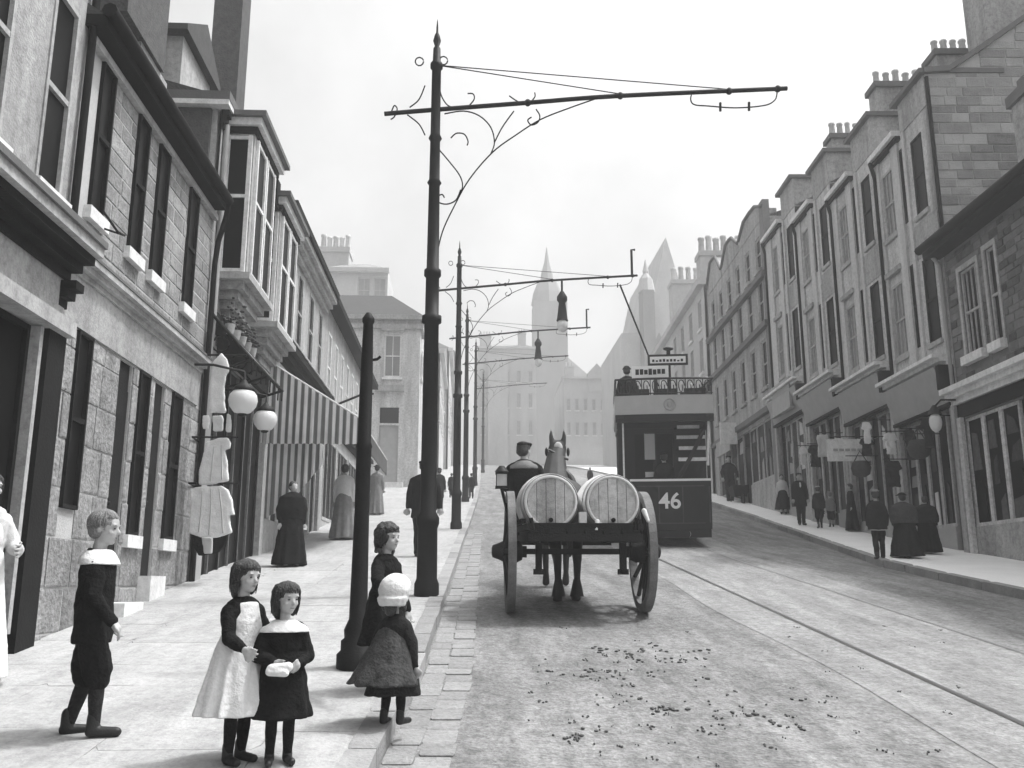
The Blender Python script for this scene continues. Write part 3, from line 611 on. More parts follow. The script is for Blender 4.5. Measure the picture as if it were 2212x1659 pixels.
def grid(t0, t1, n, w_, rows): return [(t0+(t1-t0)*(i+.5)/n-w_/2, t0+(t1-t0)*(i+.5)/n+w_/2, z, z+h) for i in range(n) for (z, h) in rows]
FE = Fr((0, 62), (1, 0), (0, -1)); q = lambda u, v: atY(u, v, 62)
E_ = gable_house('far_tenement', 'hazy grey tenement with hipped roof and chimney rising behind the pale corner house', FE, q(690, 580).x, q(838, 580).x, 8, q(800, 582).z, 8, 'hazed_stone', 'hazed_slate', q(780, 530).z, grid(q(770, 600).x, q(838, 600).x, 2, .9, [(q(800, 655).z, 1.9)]), hip=.35)
chimney(E_, FE, q(672, 520).x, q(742, 520).x, -5, -3, q(800, 582).z, q(700, 512).z, 5, 'hazed_stone', cap_h=.4, pot_h=1.2, pot_r=.2)
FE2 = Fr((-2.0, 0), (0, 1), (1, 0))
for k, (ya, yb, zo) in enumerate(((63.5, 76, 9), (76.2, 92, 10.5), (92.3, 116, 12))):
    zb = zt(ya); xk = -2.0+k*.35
    gable_house('hazy_terrace_house', ('pale hazy terrace house just past the corner house', 'faint hazy terrace house behind the second tram pole', 'faintest hazy terrace house far up the left side')[k], Fr((xk, 0), (0, 1), (1, 0)), ya, yb, zb-3, zb+zo, 4.5, 'hazed_stone', 'hazed_slate', zb+zo+1.2, grid(ya, yb, 6, 1.1, [(zb+4, 1.7), (zb+6.6, 1.6)]), hip=.02)
# ------------------------------------------------------------------ right-hand buildings
FRt = Fr((RO, 0), (RS, 1), (-1, RS)); PR = FRt.P
_rs = random.Random(77)
def display(parent, a, b, z0, z1, off=-.1):
    n = _rs.randint(2, 5); z = z0+.02
    for k in range(n):                      # wares shown behind the glass
        h = (z1-z0)/n; w_ = (b-a)*_rs.uniform(.3, .8); c = _rs.uniform(a+w_/2, b-w_/2)
        MB().prism([FRt.P(c-w_/2, off, z), FRt.P(c+w_/2, off, z), FRt.P(c+w_*_rs.uniform(.2, .5), off, z+h*_rs.uniform(.5, .85)), FRt.P(c-w_*_rs.uniform(.2, .5), off, z+h*_rs.uniform(.5, .85))], FRt.n*.02).build('display_item', _rs.choice(['cloth_grey', 'cloth_mid', 'cloth_mid', 'dark_timber', 'cloth_mid', 'cloth_pale', 'glass_sky_sheen'] if parent.location.length < 1 and a > 17.4 else ['cloth_mid', 'cloth_mid', 'dark_timber', 'brick']), parent); z += h
def shopfront(parent, t0, t1, z0, z1, n, m='white_paint', door=None, stall='mid_stone', sh=.55):
    w_ = (t1-t0)/n
    for k in range(n):
        a, b = t0+w_*k, t0+w_*(k+1)
        if k == door:
            dr = MB().box(a+.03, b-.03, -.16, -.12, z0-.6, z1-.5, FRt).box(a+.03, b-.03, -.155, -.125, z1-.48, z1, FRt).build('shop_door', 'dark_timber', parent)
            MB().box(a+.12, b-.12, -.12, -.112, z0+.5, z1-.6, FRt).build('door_pane', 'glass_dark', dr)
        else:
            wd = window(FRt, parent, a, b, z0+sh, z1, m, 'glass_dark', .12, 0, False, .055, rail=False); display(wd, a+.08, b-.08, z0+sh+.05, z1-.05, -.085)
            MB().box(a, b, -.12, -.005, z0-1, z0+sh, FRt).build('stall_riser', stall, parent)
# --- near dark stone house
R0 = root_at('dark_stone_house', FRt, 15, 'low house of small dark stones with broad white cornice over its shop windows')
r0w = [(16.2, 16.88, 5.9, 7.62), (15.52, 15.86, 5.9, 7.7), (13.3, 13.9, 5.9, 7.7)]; r0s = [(11.5, 17.36, 1.5, 4.75)]
wl = core(wall(FRt, 6, 17.44, 0, 8.15, r0w+r0s, .12), FRt, 6, 17.44, 0, 8.15, 9, -.17).build('wall', 'dark_joint', R0)
masonry(FRt, wl, 13.0, 17.4, 5.45, 8.1, .15, .3, 'dark_stone', [(a-.09, b+.09, c-.18, d+.12) for (a, b, c, d) in r0w], .014, .35, .02)
for i, (a, b, c, d) in enumerate(r0w):
    wd = window(FRt, R0, a, b, c, d, 'painted_light', 'glass_dark', .1, 3 if i == 0 else 0, True, .05, sillh=.17, sillo=.13)
    MB().box(a-.085, a, .003, .03, c, d+.1, FRt).box(b, b+.085, .003, .03, c, d+.1, FRt).box(a, b, .003, .03, d, d+.1, FRt).build('window_surround', 'painted_light', R0)
cornice(FRt, R0, 9, 17.6, 5.05, 5.38, .3, 'white_paint'); MB().box(9, 17.44, .003, .05, 4.78, 5.04, FRt).build('fascia', 'dark_timber', R0)
shopfront(R0, 11.5, 17.36, 1.9, 4.75, 9, 'pale_stone', 5, 'mid_stone', .75)
for t in (17.4, 14.75): MB().box(t-.1, t+.05, .003, .08, 1, 4.78, FRt).build('pilaster', 'pale_stone', R0)
mb = MB().box(6, 17.6, -.1, .36, 8.15, 8.32, FRt); mb.tube([PR(6, .42, 8.34), PR(17.62, .42, 8.34)], .09, 8); mb.build('eaves_gutter', 'gutter', R0)
MB().prism([PR(6, .3, 8.32), PR(6, -4.5, 9.9), PR(6, -9, 8.32)], (FRt.a*11.4)).build('roof', 'slate', R0)
chimney(R0, FRt, 14.9, 15.7, -1.6, -.75, 8.4, 10.55, 0, 'mid_stone', cap_h=.22)
MB().box(14.95, 15.6, -1.5, -.85, 10.77, 11.05, FRt).build('vent_hood', 'lead', R0)
gpipe(R0, [PR(17.5, .3, 8.3), PR(17.52, .06, 8.0), PR(17.52, .06, 2.2)], .045, 'grey_paint')
# --- stepped row of three-storey houses
HS = [(17.46, 20.33, 11.6, 6.0, 'house with a stone gable end above the low dark house'), (20.35, 23.43, 11.97, 6.55, 'second house of the stepped row from the stone gable'),
      (23.45, 26.52, 12.55, 7.08, 'third house of the stepped row from the stone gable'), (26.55, 29.9, 13.2, 7.6, 'fourth house of the stepped row, signboard hung on its front')]
for i, (t0, t1, ze, zf, lab) in enumerate(HS):
    R = root_at('row_house', FRt, (t0+t1)/2, 'narrow three-storey '+lab, 'building', 'stepped row of houses on the right')
    L_ = t1-t0; ws = []
    for (c, d) in ((ze-2.1, ze-.42), (ze-4.98, ze-3.2)):
        ws += [(t0+.4, t0+.92, c-.08, d), (t0+1.3, t0+1.52, c, d+.1), (t0+1.95, t0+2.6, c, d-.05)]
    zg = zt(t0)
    sh = [(t0+.12, t1-.1, zg-.3, zf-.85)]
    core(wall(FRt, t0, t1, zg-1, ze, ws+sh, .1), FRt, t0, t1, zg-1, ze, 9, -.18).build('wall', 'pale_stone' if i != 0 else 'pale_stone', R)
    MB().box(t0+.02, t0+1.12, .002, .014, ze-3.12, ze-2.34, FRt).build('render_panel', 'mid_stone', R)
    for k, wq in enumerate(ws):
        j = k % 3; window(FRt, R, *wq, 'painted_light' if j == 2 else 'dark_timber', 'glass_sky_sheen' if j == 2 else 'glass_dark', .06 if j < 2 else .08, 2 if j == 2 else 0, j != 1, .06 if j == 2 else .04, sillm='painted_light', sillh=.1, sillo=.06)
        if j == 2 and k > 2: MB().box(wq[0]-.1, wq[1]+.1, .002, .1, wq[3]+.22, wq[3]+.34, FRt).build('hood_mould', 'mid_stone', R)
    for (a, b) in ((t0+1.54, t0+1.9), (t0+1.14, t0+1.28), (t0+2.63, t1-.02)): MB().box(a, b, .002, .05, zf+.15, ze-.02, FRt).build('pilaster_strip', 'strip_paint', R)
    # raised wallhead block on the near side
    MB().box(t0, t0+1.35, -1.6, .02, ze, ze+.72+(.2 if i else 0), FRt).build('wallhead_block', 'mid_stone', R)
    MB().box(t0-.08, t0+1.5, -1.7, .14, ze+.72+(.2 if i else 0), ze+.83+(.2 if i else 0), FRt).build('coping', 'lead', R)
    MB().box(t0+1.4, t1, -.05, .2, ze, ze+.13, FRt).build('eaves_gutter', 'white_paint', R); MB().box(t0+1.4, t1, -.05, .12, ze-.1, ze-.002, FRt).build('eaves_shade_strip', 'dark_timber', R)  # dark strip put in as the shade below the gutter
    MB().prism([PR(t0, .0, ze+.02), PR(t0, -4.5, ze+2.3), PR(t0, -9, ze+.02)], FRt.a*(L_-.02)).build('roof', 'slate', R)
    gpipe(R, [PR(t1-.06, .16, ze), PR(t1-.06, .07, ze-.4), PR(t1-.06, .07, zf+.3)], .05)
    # shop
    cb = cornice(FRt, R, t0+.05, t1+.12, zf-.1, zf+.12, .42, 'white_paint')
    MB().box(t0+.05, t0+.2, 0, .3, zf-.6, zf-.1, FRt).build('bracket', 'dark_timber', R)
    MB().prism([PR(t0+.2, .02, zf-.85), PR(t0+.2, .1, zf-.85), PR(t0+.2, .34, zf-.12), PR(t0+.2, .02, zf-.12)], FRt.a*(L_-.25)).build('fascia_board', 'grey_paint', R)
    MB().box(t0+.1, t1, .0, .14, zf-.93, zf-.86, FRt).build('fascia_moulding', 'dark_timber', R)
    shopfront(R, t0+.12, t1-.1, zg+.15, zf-.95, 5, 'painted_light', i % 4 + (1 if i % 2 else 0), 'grey_paint', .5)
    for t in (t0+.1, t1-.12): MB().box(t-.08, t+.08, .002, .1, zg-.3, zf-.95, FRt).build('pilaster', 'painted_light', R)
    if i == 0: RH1 = R
    if i == 1: RH2 = R
    if i == 2: RH3 = R
    if i == 3: RH4 = R
# stone gable of the first row house, facing down the hill
_g = PR(17.44, 0, 0); FG = Fr((_g.x, _g.y), -FRt.n, -FRt.a); GX = lambda x, o, z: FG.P(x-9.74, o, z)
gp = [(9.74, 8.0), (9.74, 12.32), (10.25, 12.36), (11.13, 12.95), (12.1, 13.65), (13.1, 14.3), (14.6, 13.2), (18, 11), (18, 8.0)]
def in_gable(t, z):
    x = t+9.74; top = lerp_tab(x, [9.74, 10.25, 11.13, 12.1, 13.1, 14.6, 18], [12.3, 12.36, 12.95, 13.65, 14.3, 13.2, 11]); return z < top-.12  # x measured from the facade line
gw = MB().prism([GX(x, .02, z) for x, z in gp], FRt.a*.25).build('gable', 'gable_joint', RH1)
FG2 = Fr((_g+FG.n*.02)[:2], FG.a, FG.n); masonry(FG2, gw, .04, 3.9, 8.1, 14.2, .21, .42, 'gable_stone', (), .014, .45, .022, inside=in_gable)
sk = [(9.7, 12.36), (10.25, 12.4), (11.13, 13.0), (12.1, 13.7), (13.1, 14.36)]
for (x0, z0), (x1, z1) in zip(sk[:-1], sk[1:]): MB().prism([GX(x0, .1, z0-.06), GX(x1, .1, z1-.06), GX(x1, .1, z1+.07), GX(x0, .1, z0+.07)], FRt.a*.5).build('skew_stone', 'lead', gw)
MB().tube([GX(9.74, .07, 12.2), GX(9.74, .07, 8.4)], .045, 8).build('drainpipe', 'gutter', RH1)
chimney(RH1, FG, 1.5, 3.7, -.9, -.05, 12.9, 15.4, 4, 'mid_stone')
chimney(RH1, FRt, 18.7, 19.25, -2.05, -.95, 11.7, 13.55, 5, 'mid_stone', 'o')
chimney(RH2, FRt, 20.45, 20.95, -1.5, -.25, 12.6, 13.75, 5, 'mid_stone', 'o')
chimney(RH3, FRt, 23.55, 24.0, -1.1, -.2, 13.3, 13.95, 4, 'mid_stone', 'o')
# hanging signs and the globe lamp of the row
sg = MB().box(27.3, 29.2, .25, .33, 6.95, 7.75, FRt).build('hanging_sign', 'grey_paint', RH4)
MB().box(27.2, 29.3, .22, .36, 7.75, 7.85, FRt).box(27.2, 29.3, .22, .36, 6.87, 6.95, FRt).build('sign_frame', 'painted_light', sg)
p = PR(22.2, .75, 0); MB().box(22.15, 22.21, .1, 1.05, 4.55, 5.1, FRt).build('projecting_sign', 'white_paint', RH2)
for k in range(5): MB().box(22.135, 22.148, .2+.15*k, .31+.15*k, 4.8, 4.86, FRt).build('sign_lettering', 'grey_paint', RH2)
gl = atR(2021, 912, -.55); e = empty('wall_lamp', (gl.x, gl.y, gl.z-.2), 'oval white shop lamp on an iron bracket at the stone gable house', 'lamp')
MB().ell(gl, (.12, .12, .2), 14, 10).build('globe', 'globe_glass', e); MB().lathe([(.13, .15), (.1, .24), (.03, .34)], gl, 12).build('hood', 'iron', e)
MB().tube([gl+Vector((0, 0, .3)), gl+Vector((.15, 0, .45)), gl+Vector((.62, 0, .45))], .02, 6).build('bracket', 'iron', e)
# wares hung and stood outside the right-hand shops
rs = random.Random(21)
kinds = [('hanging_cloth', 'pale cloth'), ('hanging_shirt', 'white shirt'), ('hanging_coat', 'dark coat'), ('hanging_basket', 'dark basket')]
for i, (t, o, z, k, where) in enumerate([(18.0, .15, 4.9, 2, 'beside the oval lamp of the gable house shop'), (18.5, .3, 4.6, 3, 'under the gable house fascia'), (19.0, .1, 4.8, 2, 'in the gable house shop doorway'), (19.5, .3, 4.2, 2, 'by the gable house door'), (20.0, .1, 4.9, 1, 'at the far pilaster of the gable house'),
        (20.8, .3, 5.3, 1, 'below the second house fascia'), (21.4, .1, 5.0, 2, 'left of the projecting white sign'), (21.9, .25, 4.6, 3, 'under the projecting white sign'), (22.7, .3, 5.2, 1, 'past the projecting white sign'), (23.9, .3, 5.5, 0, 'outside the third house shop'), (24.6, .3, 5.3, 2, 'by the third house door'), (25.6, .3, 5.4, 1, 'at the far end of the third house shop')]):
    nm, ds = kinds[k]; w_ = rs.uniform(.18, .3); h = rs.uniform(.4, .7); P_ = PR; mb = MB()
    if k == 3: c = PR(t, o+.1, z-.25); mb.lathe([(.1, -.22), (.2, -.16), (.24, .0), (.2, .12), (.17, .16)], c, 12); mb.tube([c+Vector((-.17, 0, .14)), c+Vector((0, 0, .42)), c+Vector((.17, 0, .14))], .014, 6)
    else:
        pts = [(-.5, 0), (-.2, .03), (.2, .03), (.5, 0), (.72, -.3), (.55, -.36), (.42, -.2), (.5, -1), (-.5, -1), (-.42, -.2), (-.55, -.36), (-.72, -.3)] if k in (1, 2) else [(-.5, 0), (.5, 0), (.45, -.6), (.52, -1), (.1, -.96), (-.5, -1.02), (-.46, -.5)]
        mb.prism([PR(t, o+.25+x*w_, z+y*h) for x, y in pts], FRt.a*.05)
    b_ = PR(t, o+.1, z-h)
    ob = mb.build(nm, ('cloth_pale', 'cloth_white', 'cloth_dark', 'basket')[k], None, b_, rem=None if k == 3 else .018, crumple=None if k == 3 else (.12, .06)); tag(ob, ds+' hanging '+where, 'wares', 'wares outside the right-hand shops')
    MB().tube([PR(t+.02, -.1, z+.05), PR(t+.02, o+.45, z+.05)], .012, 5).build('hook_rod', 'iron', (RH1, RH2, RH3)[0 if t < 20.34 else 1 if t < 23.44 else 2])
# --- taller dark block beyond the row
R5 = root_at('corner_tenement', FRt, 35, 'four-storey grey tenement with gabled wallheads beyond the stepped row')
r5 = grid(30.2, 39.3, 6, .62, [(8.3, 1.7), (10.6, 1.6), (12.6, 1.2)])
core(wall(FRt, 30.0, 39.5, 2, 14.3, r5+[(30.6, 38.8, 4.5, 7.2)], .12), FRt, 30.0, 39.5, 2, 14.3, 10, -.16).build('wall', 'mid_stone', R5)
for wq in r5: window(FRt, R5, *wq, 'painted_light', 'glass_dark', .1, 0, True, .07, sillm='mid_stone')
shopfront(R5, 30.6, 38.8, 4.6, 7.2, 8, 'painted_light', 3, 'mid_stone')
for z in (12.1, 10.3, 7.35): MB().box(30.0, 39.5, .002, .18, z, z+.2, FRt).build('string_course', 'lead', R5)
MB().box(29.92, 30.4, -.2, .04, 4, 14.9, FRt).build('dark_quoin', 'dark_stone', R5)
for (a, b, z) in ((30.0, 33.4, 15.1), (33.6, 36.4, 15.3), (36.6, 39.4, 15.6)):
    MB().prism([PR(a, .02, 14.3), PR(a, .02, 14.6), PR(a+.9, .02, z-.12), PR((a+b)/2, .02, z-.05), PR(b-.9, .02, z-.05), PR(b, .02, 14.6), PR(b, .02, 14.3)], FRt.n*-.5).build('wallhead_gable', 'mid_stone', R5)
    MB().tube([PR(a, .05, 14.65), PR(a+.9, .05, z-.07), PR((a+b)/2, .05, z), PR(b-.9, .05, z), PR(b, .05, 14.65)], .07, 6).build('coping', 'lead', R5)
MB().prism([PR(30, 0, 14.3), PR(30, -5, 16), PR(30, -10, 14.3)], FRt.a*9.5).build('roof', 'slate', R5)
MB().box(35.2, 37.6, .3, .36, 6.7, 7.3, FRt).build('projecting_board', 'painted_light', R5); MB().box(35.0, 35.1, .1, .75, 6.9, 7.75, FRt).build('projecting_sign', 'white_paint', R5)
gable_house('hazy_tenement', 'hazy tenement with many chimney pots past the grey corner tenement', FRt, 40.2, 56, 4, 15.4, 10, 'hazed_stone', 'hazed_slate', 16.8, grid(40.2, 56, 7, .8, [(9.0, 1.6), (11.2, 1.6), (13.3, 1.4)]), hip=.02)
R6 = bpy.data.objects['hazy_tenement']
chimney(R6, FRt, 43, 44, -3.5, -.5, 15.5, 17.6, 8, 'hazed_stone', 'o', cap_h=.25, pot_h=.9, pot_r=.16); chimney(R6, FRt, 51, 52.2, -4, -.5, 15.5, 18.8, 8, 'hazed_stone', 'o', cap_h=.25, pot_h=.9, pot_r=.16)
# ------------------------------------------------------------------ the hazy far end of the street
def qf(u, v, y): return atY(u, v, y)
y = 118; FF = Fr((0, y), (1, 0), (0, -1)); z0 = zt(y)
x0, x1, zz = qf(1032, 750, y).x, qf(1158, 750, y).x, qf(1100, 750, y).z
gable_house('end_hotel', 'pale hazy block with chimneys closing the street beside the church tower', FF, x0, x1, z0-4, zz, 14, 'hazed_stone', 'hazed_slate', zz+2.2, grid(x0, x1, 5, .55, [(z0+4, 1.9), (z0+7.6, 1.9), (z0+11, 1.5)]), hip=.25)
EH = bpy.data.objects['end_hotel']; chimney(EH, FF, x0+.3, x0+1.8, -3, -1.5, zz, zz+1.9, 4, 'hazed_stone', cap_h=.2, pot_h=.6, pot_r=.13); chimney(EH, FF, x1-2.2, x1-1.2, -4, -2.5, zz, zz+2.6, 3, 'hazed_stone', cap_h=.2, pot_h=.6, pot_r=.13)
MB().box(x0+1.4, x0+4, -.1, .9, z0-3, zz-1.6, FF).build('projecting_bay', 'hazed_stone', EH)
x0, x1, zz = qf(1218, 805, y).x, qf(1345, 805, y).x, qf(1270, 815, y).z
gable_house('end_shops', 'pale hazy low block right of the church tower, behind the tram', FF, x0, x1, z0-4, zz, 14, 'hazed_stone', 'hazed_slate', zz+1.6, grid(x0, x1, 7, .5, [(z0+4, 1.7), (z0+7.3, 1.6)]), hip=.05)
ES = bpy.data.objects['end_shops']; MB().prism([FF.P(x0+3.2, .1, zz-2), FF.P(x0+3.2, .1, zz+.6), FF.P(x0+4.4, .1, zz+1.9), FF.P(x0+5.6, .1, zz+.6), FF.P(x0+5.6, .1, zz-2)], (0, 5, 0)).build('gablet', 'hazed_stone', ES); chimney(ES, FF, x0+.4, x0+1.6, -3, -2, zz, zz+1.8, 3, 'hazed_stone', cap_h=.2, pot_h=.6, pot_r=.13)
y = 165; ct = qf(1190, 700, y); rx = (qf(1226, 700, y).x-qf(1154, 700, y).x)/2
CH = empty('church_tower', (ct.x, y+rx, zt(y)), 'hazy square church tower with slender spire at the street end', 'church')
Z = lambda v: qf(1190, v, y).z
MB().box(ct.x-rx, ct.x+rx, y, y+2*rx, zt(y)-3, Z(650)).build('tower', 'tower_stone', CH)
mb = MB(); mb.lathe([(rx*1.02, Z(650)), (rx*.9, Z(625)), (rx*.62, Z(600)), (rx*.45, Z(598))], (ct.x-.3, y+rx, 0), 8, smooth=False); mb.build('belfry', 'tower_stone', CH)
MB().lathe([(rx*.42, Z(600)), (rx*.36, Z(580)), (rx*.16, Z(555)), (.06, Z(522))], (ct.x-.4, y+rx, 0), 8, smooth=False).build('spire', 'tower_stone', CH)
MB().prism([(ct.x-rx-8, y+3, zt(y)-3), (ct.x-rx-8, y+3, Z(800)), (ct.x-rx-2, y+3, Z(735)), (ct.x+rx, y+3, Z(760)), (ct.x+rx+4, y+3, Z(800)), (ct.x+rx+4, y+3, zt(y)-3)], (0, 24, 0)).build('nave', 'hazed_stone', CH)
for k in (-1, 1): MB().box(ct.x+k*rx*.4-.5, ct.x+k*rx*.4+.5, y-.06, y-.01, Z(720), Z(665)).build('louvre', 'hazed_slate', CH)
y = 92; CK = empty('gothic_church', (qf(1420, 900, y).x, y, zt(y)), 'hazy gothic church with steep gable and pinnacled turret above the tram', 'church')
X_ = lambda u, v: qf(u, v, y).x; Z = lambda v: qf(1420, v, y).z
MB().prism([(X_(1408, 700), y, zt(y)-3), (X_(1408, 640), y, Z(655)), (X_(1438, 510), y, Z(512)), (X_(1482, 640), y, Z(655)), (X_(1545, 690), y, Z(690)), (X_(1545, 690), y, zt(y)-3)], (0, 22, 0)).build('nave', 'hazed_stone', CK)
MB().box(X_(1347, 750), X_(1408, 750), y+1, y+16, zt(y)-3, Z(715)).build('aisle', 'hazed_stone', CK)
MB().box(X_(1381, 700), X_(1406, 700), y-2.2, y-.1, zt(y)-3, Z(640)).build('turret', 'tower_stone', CK)
tc = (X_(1381, 700)+X_(1406, 700))/2
MB().lathe([(.95, Z(640)), (.7, Z(612)), (.3, Z(600)), (.35, Z(595)), (.05, Z(570))], (tc, y-1.15, 0), 8, smooth=False).build('pinnacle', 'hazed_stone', CK)
for k in range(4): MB().prism([(X_(1425+k*28, 760)-.4, y-.03, Z(800)), (X_(1425+k*28, 760)-.4, y-.03, Z(735)), (X_(1425+k*28, 760), y-.03, Z(718)), (X_(1425+k*28, 760)+.4, y-.03, Z(735)), (X_(1425+k*28, 760)+.4, y-.03, Z(800))], (0, .08, 0)).build('lancet_window', 'hazed_slate', CK)
# ------------------------------------------------------------------ tram poles with scrolled bracket arms
def px_curve(pts, y, sub=5):
    q = [atY(u, v, y) for u, v in pts]; out = []
    for i in range(len(q)-1):
        a, b, c, d = q[max(i-1, 0)], q[i], q[i+1], q[min(i+2, len(q)-1)]
        for k in range(sub):
            t = k/sub; out.append(.5*((2*b)+(c-a)*t+(2*a-5*b+4*c-d)*t*t+(3*b-a-3*c+d)*t**3))
    return out+[q[-1]]
yp = 11.35; xp = atY(921, 1290, yp).x; zp = zt(yp)+PAV
pole = empty('tram_pole', (xp, yp, zp), 'tall black tram pole with scrolled bracket arm, a belted man behind its foot', 'tram pole', 'tram poles along the left kerb')
hz = lambda v: atY(925, v, yp).z
MB().lathe([(.15, zp-.02), (.15, zp+.14), (.125, zp+.2), (.12, zp+.8), (.14, zp+.86), (.14, zp+.93), (.1, zp+1.0), (.092, hz(700)), (.125, hz(697)), (.125, hz(683)), (.088, hz(680)), (.086, hz(600)), (.11, hz(596)), (.11, hz(584)), (.08, hz(580)), (.072, hz(400)), (.095, hz(395)), (.07, hz(388)), (.066, hz(305)), (.09, hz(299)), (.065, hz(290)), (.062, hz(150)), (.085, hz(147)), (.085, hz(138)), (.055, hz(132)), (.05, hz(105)), (.03, hz(100)), (.055, hz(88)), (.035, hz(76)), (.016, hz(70)), (.014, hz(58)), (.004, hz(42))], (xp, yp, 0), 16).build('shaft', 'iron', pole)
arm = MB().tube(px_curve([(830, 246), (928, 238), (1140, 222), (1340, 207), (1700, 191)], yp, 4), .032, 8)
for u, v in ((1140, 222), (1340, 207), (1575, 197), (1680, 192)): arm.ell(atY(u, v, yp), .05, 8, 6)
arm.build('bracket_arm', 'iron', pole)
for u, v in ((1340, 203), (1575, 193)): MB().tube([atY(945, 141, yp), atY(u, v, yp)], .008, 5).build('stay_rod', 'iron', pole)
for c in ([(943, 554), (956, 500), (981, 446), (1014, 387), (1064, 329), (1114, 292), (1168, 258), (1231, 233), (1285, 214)], [(960, 246), (1001, 240), (1035, 250), (1060, 275), (1068, 308), (1060, 333)], [(943, 317), (968, 346), (993, 379), (999, 404), (989, 425)],
          [(995, 410), (985, 432), (965, 441), (946, 436), (946, 425), (955, 420), (960, 427)], [(1068, 308), (1085, 275), (1110, 240)], [(1158, 236), (1166, 250), (1162, 264), (1148, 270), (1140, 260), (1148, 253)], [(974, 298), (986, 288), (1003, 290), (1011, 305), (1009, 314)],
          [(948, 183), (954, 208), (968, 228), (990, 234)], [(1010, 232), (1024, 215), (1022, 203), (1010, 202)], [(1100, 207), (1120, 220), (1140, 224), (1155, 210), (1155, 200)], [(918, 185), (905, 215), (885, 232)], [(918, 292), (905, 268), (880, 248)], [(846, 240), (852, 228), (858, 236), (852, 252), (844, 258)],
          [(1495, 200), (1492, 215), (1500, 226), (1530, 229), (1590, 233), (1650, 228), (1672, 218), (1678, 205), (1678, 192)]): MB().tube(px_curve(c, yp), .0095, 6).build('scroll', 'iron', pole)
for u, v in ((1556, 231), (1618, 230)): MB().tube([atY(u, v-9, yp), atY(u, v+9, yp)], .018, 6).build('wire_hanger', 'iron', pole)
for u, v, r in ((906, 133, 9), (958, 131, 9)): MB().tube([atY(u+r*math.cos(k*.6), v+r*math.sin(k*.6), yp) for k in range(11)], .01, 5).build('scroll', 'iron', pole)
def arm_extra(e, org, lamp_t, sc_):
    y_ = org.y; a0 = atY(928, 238, yp)-Vector((xp, yp, zp)); a1 = atY(1700, 191, yp)-Vector((xp, yp, zp))
    q = org+a0.lerp(a1, lamp_t)
    MB().tube([q, q-Vector((0, 0, .35))], .03, 6).lathe([(.05, -.3), (.14, -.45), (.14, -.55), (.09, -.62), (.14, -1.05), (.16, -1.12)], q, 12).build('lamp_housing', 'iron', e)
    MB().ell(q-Vector((0, 0, 1.25)), (.15, .15, .19), 14, 10).build('lamp_globe', 'globe_glass', e)
    q = org+a0.lerp(a1, .97); MB().tube([q, q+Vector((0, 0, .75)), q+Vector((.1, 0, .75))], .035, 6).build('arm_mast', 'iron', e)
for (yy, u, lab) in ((23.6, 987, 'second tram pole up the hill, hanging lamp on its arm before the church tower'), (34.6, 1006, 'third tram pole up the hill, smaller, its arm below the second arm'), (46.5, 1026, 'thin hazy tram pole farthest up the kerb'), (68, 1043, 'faint tram pole in the haze before the pale end block')):
    e = copy_tree(pole); base = Vector((atY(u, 1000, yy).x, yy, zt(yy)+PAV)); e.location = base; ORG[e] = base; e['label'] = lab
    if yy < 40: arm_extra(e, base, .58, 1)
# nearest post, on the pavement
yq = 7.3; xq = atY(770, 1440, yq).x; zq = zt(yq)+PAV
po = empty('iron_post', (xq, yq, zq), 'plain black iron post on the pavement behind the bonneted child', 'post')
h = lambda v: atY(785, v, yq).z
MB().lathe([(.155, zq-.02), (.155, zq+.1), (.125, zq+.13), (.125, zq+.2), (.1, zq+.22), (.105, zq+.28), (.07, zq+.36), (.062, zq+.9), (.058, h(1100)), (.06, h(970)), (.066, h(965)), (.055, h(955)), (.05, h(800)), (.04, h(700)), (.05, h(695)), (.05, h(688)), (.02, h(676))], (xq, yq, 0), 16).build('shaft', 'iron', po)
MB().tube([atY(800, 778, yq), atY(815, 776, yq), atY(822, 770, yq)], .012, 6).build('ladder_hook', 'iron', po)
# ------------------------------------------------------------------ the tram
yT = 20.0; zT = zt(yT); xT = 4.36
TR = empty('double_deck_tram', (xT, yT, zT), 'dark open-topped double-deck tram number 46 with pale upper panels, seen from behind', 'tram')
def tb(name, m, *boxes, parent=None):
    mb = MB()
    for (x0, x1, y0, y1, z0, z1) in boxes: mb.box(xT+x0, xT+x1, yT+y0, yT+y1, zT+z0, zT+z1)
    return mb.build(name, m, parent or TR)
def arc(x0, x1, bulge, n=14): return [(x0+(x1-x0)*i/n, -bulge*(1-(2*i/n-1)**2)) for i in range(n+1)]
def curved(name, m, x0, x1, bulge, z0, z1, th=.04, parent=None, yo=0.0):
    mb = MB(); a = arc(x0, x1, bulge); pts = [(xT+x, yT+yo+y, zT+z0) for x, y in a]+[(xT+x, yT+yo+y+th, zT+z0) for x, y in a[::-1]]
    n = len(pts); mb.add(pts+[(p[0], p[1], zT+z1) for p in pts], [[i, (i+1) % n, n+(i+1) % n, n+i] for i in range(n)]+[[i, n-1-i, n-2-i, i+1] for i in range(n//2-1)]+[[n+i, n+i+1, 2*n-2-i, 2*n-1-i] for i in range(n//2-1)])
    return mb.build(name, m, parent or TR)
da = curved('dash_panel', 'tram_dark', -.78, .97, .1, .38, 1.42)
curved('dash_rail', 'tram_white', -.78, .97, .12, 1.42, 1.47, .05, da)
for z_ in (.5, 1.3): curved('dash_beading', 'slate', -.74, .93, .103, z_, z_+.025, .02, da, -.006)
for x_ in (-.74, -.16, .35, .93): y_ = -.1*(1-((x_-.095)/.875)**2); tb('dash_beading', 'slate', (x_-.012, x_+.012, y_-.014, y_-.002, .52, 1.3), parent=da)
curved('fender', 'cart_wood', -.85, .95, .14, .2, .36, .2)
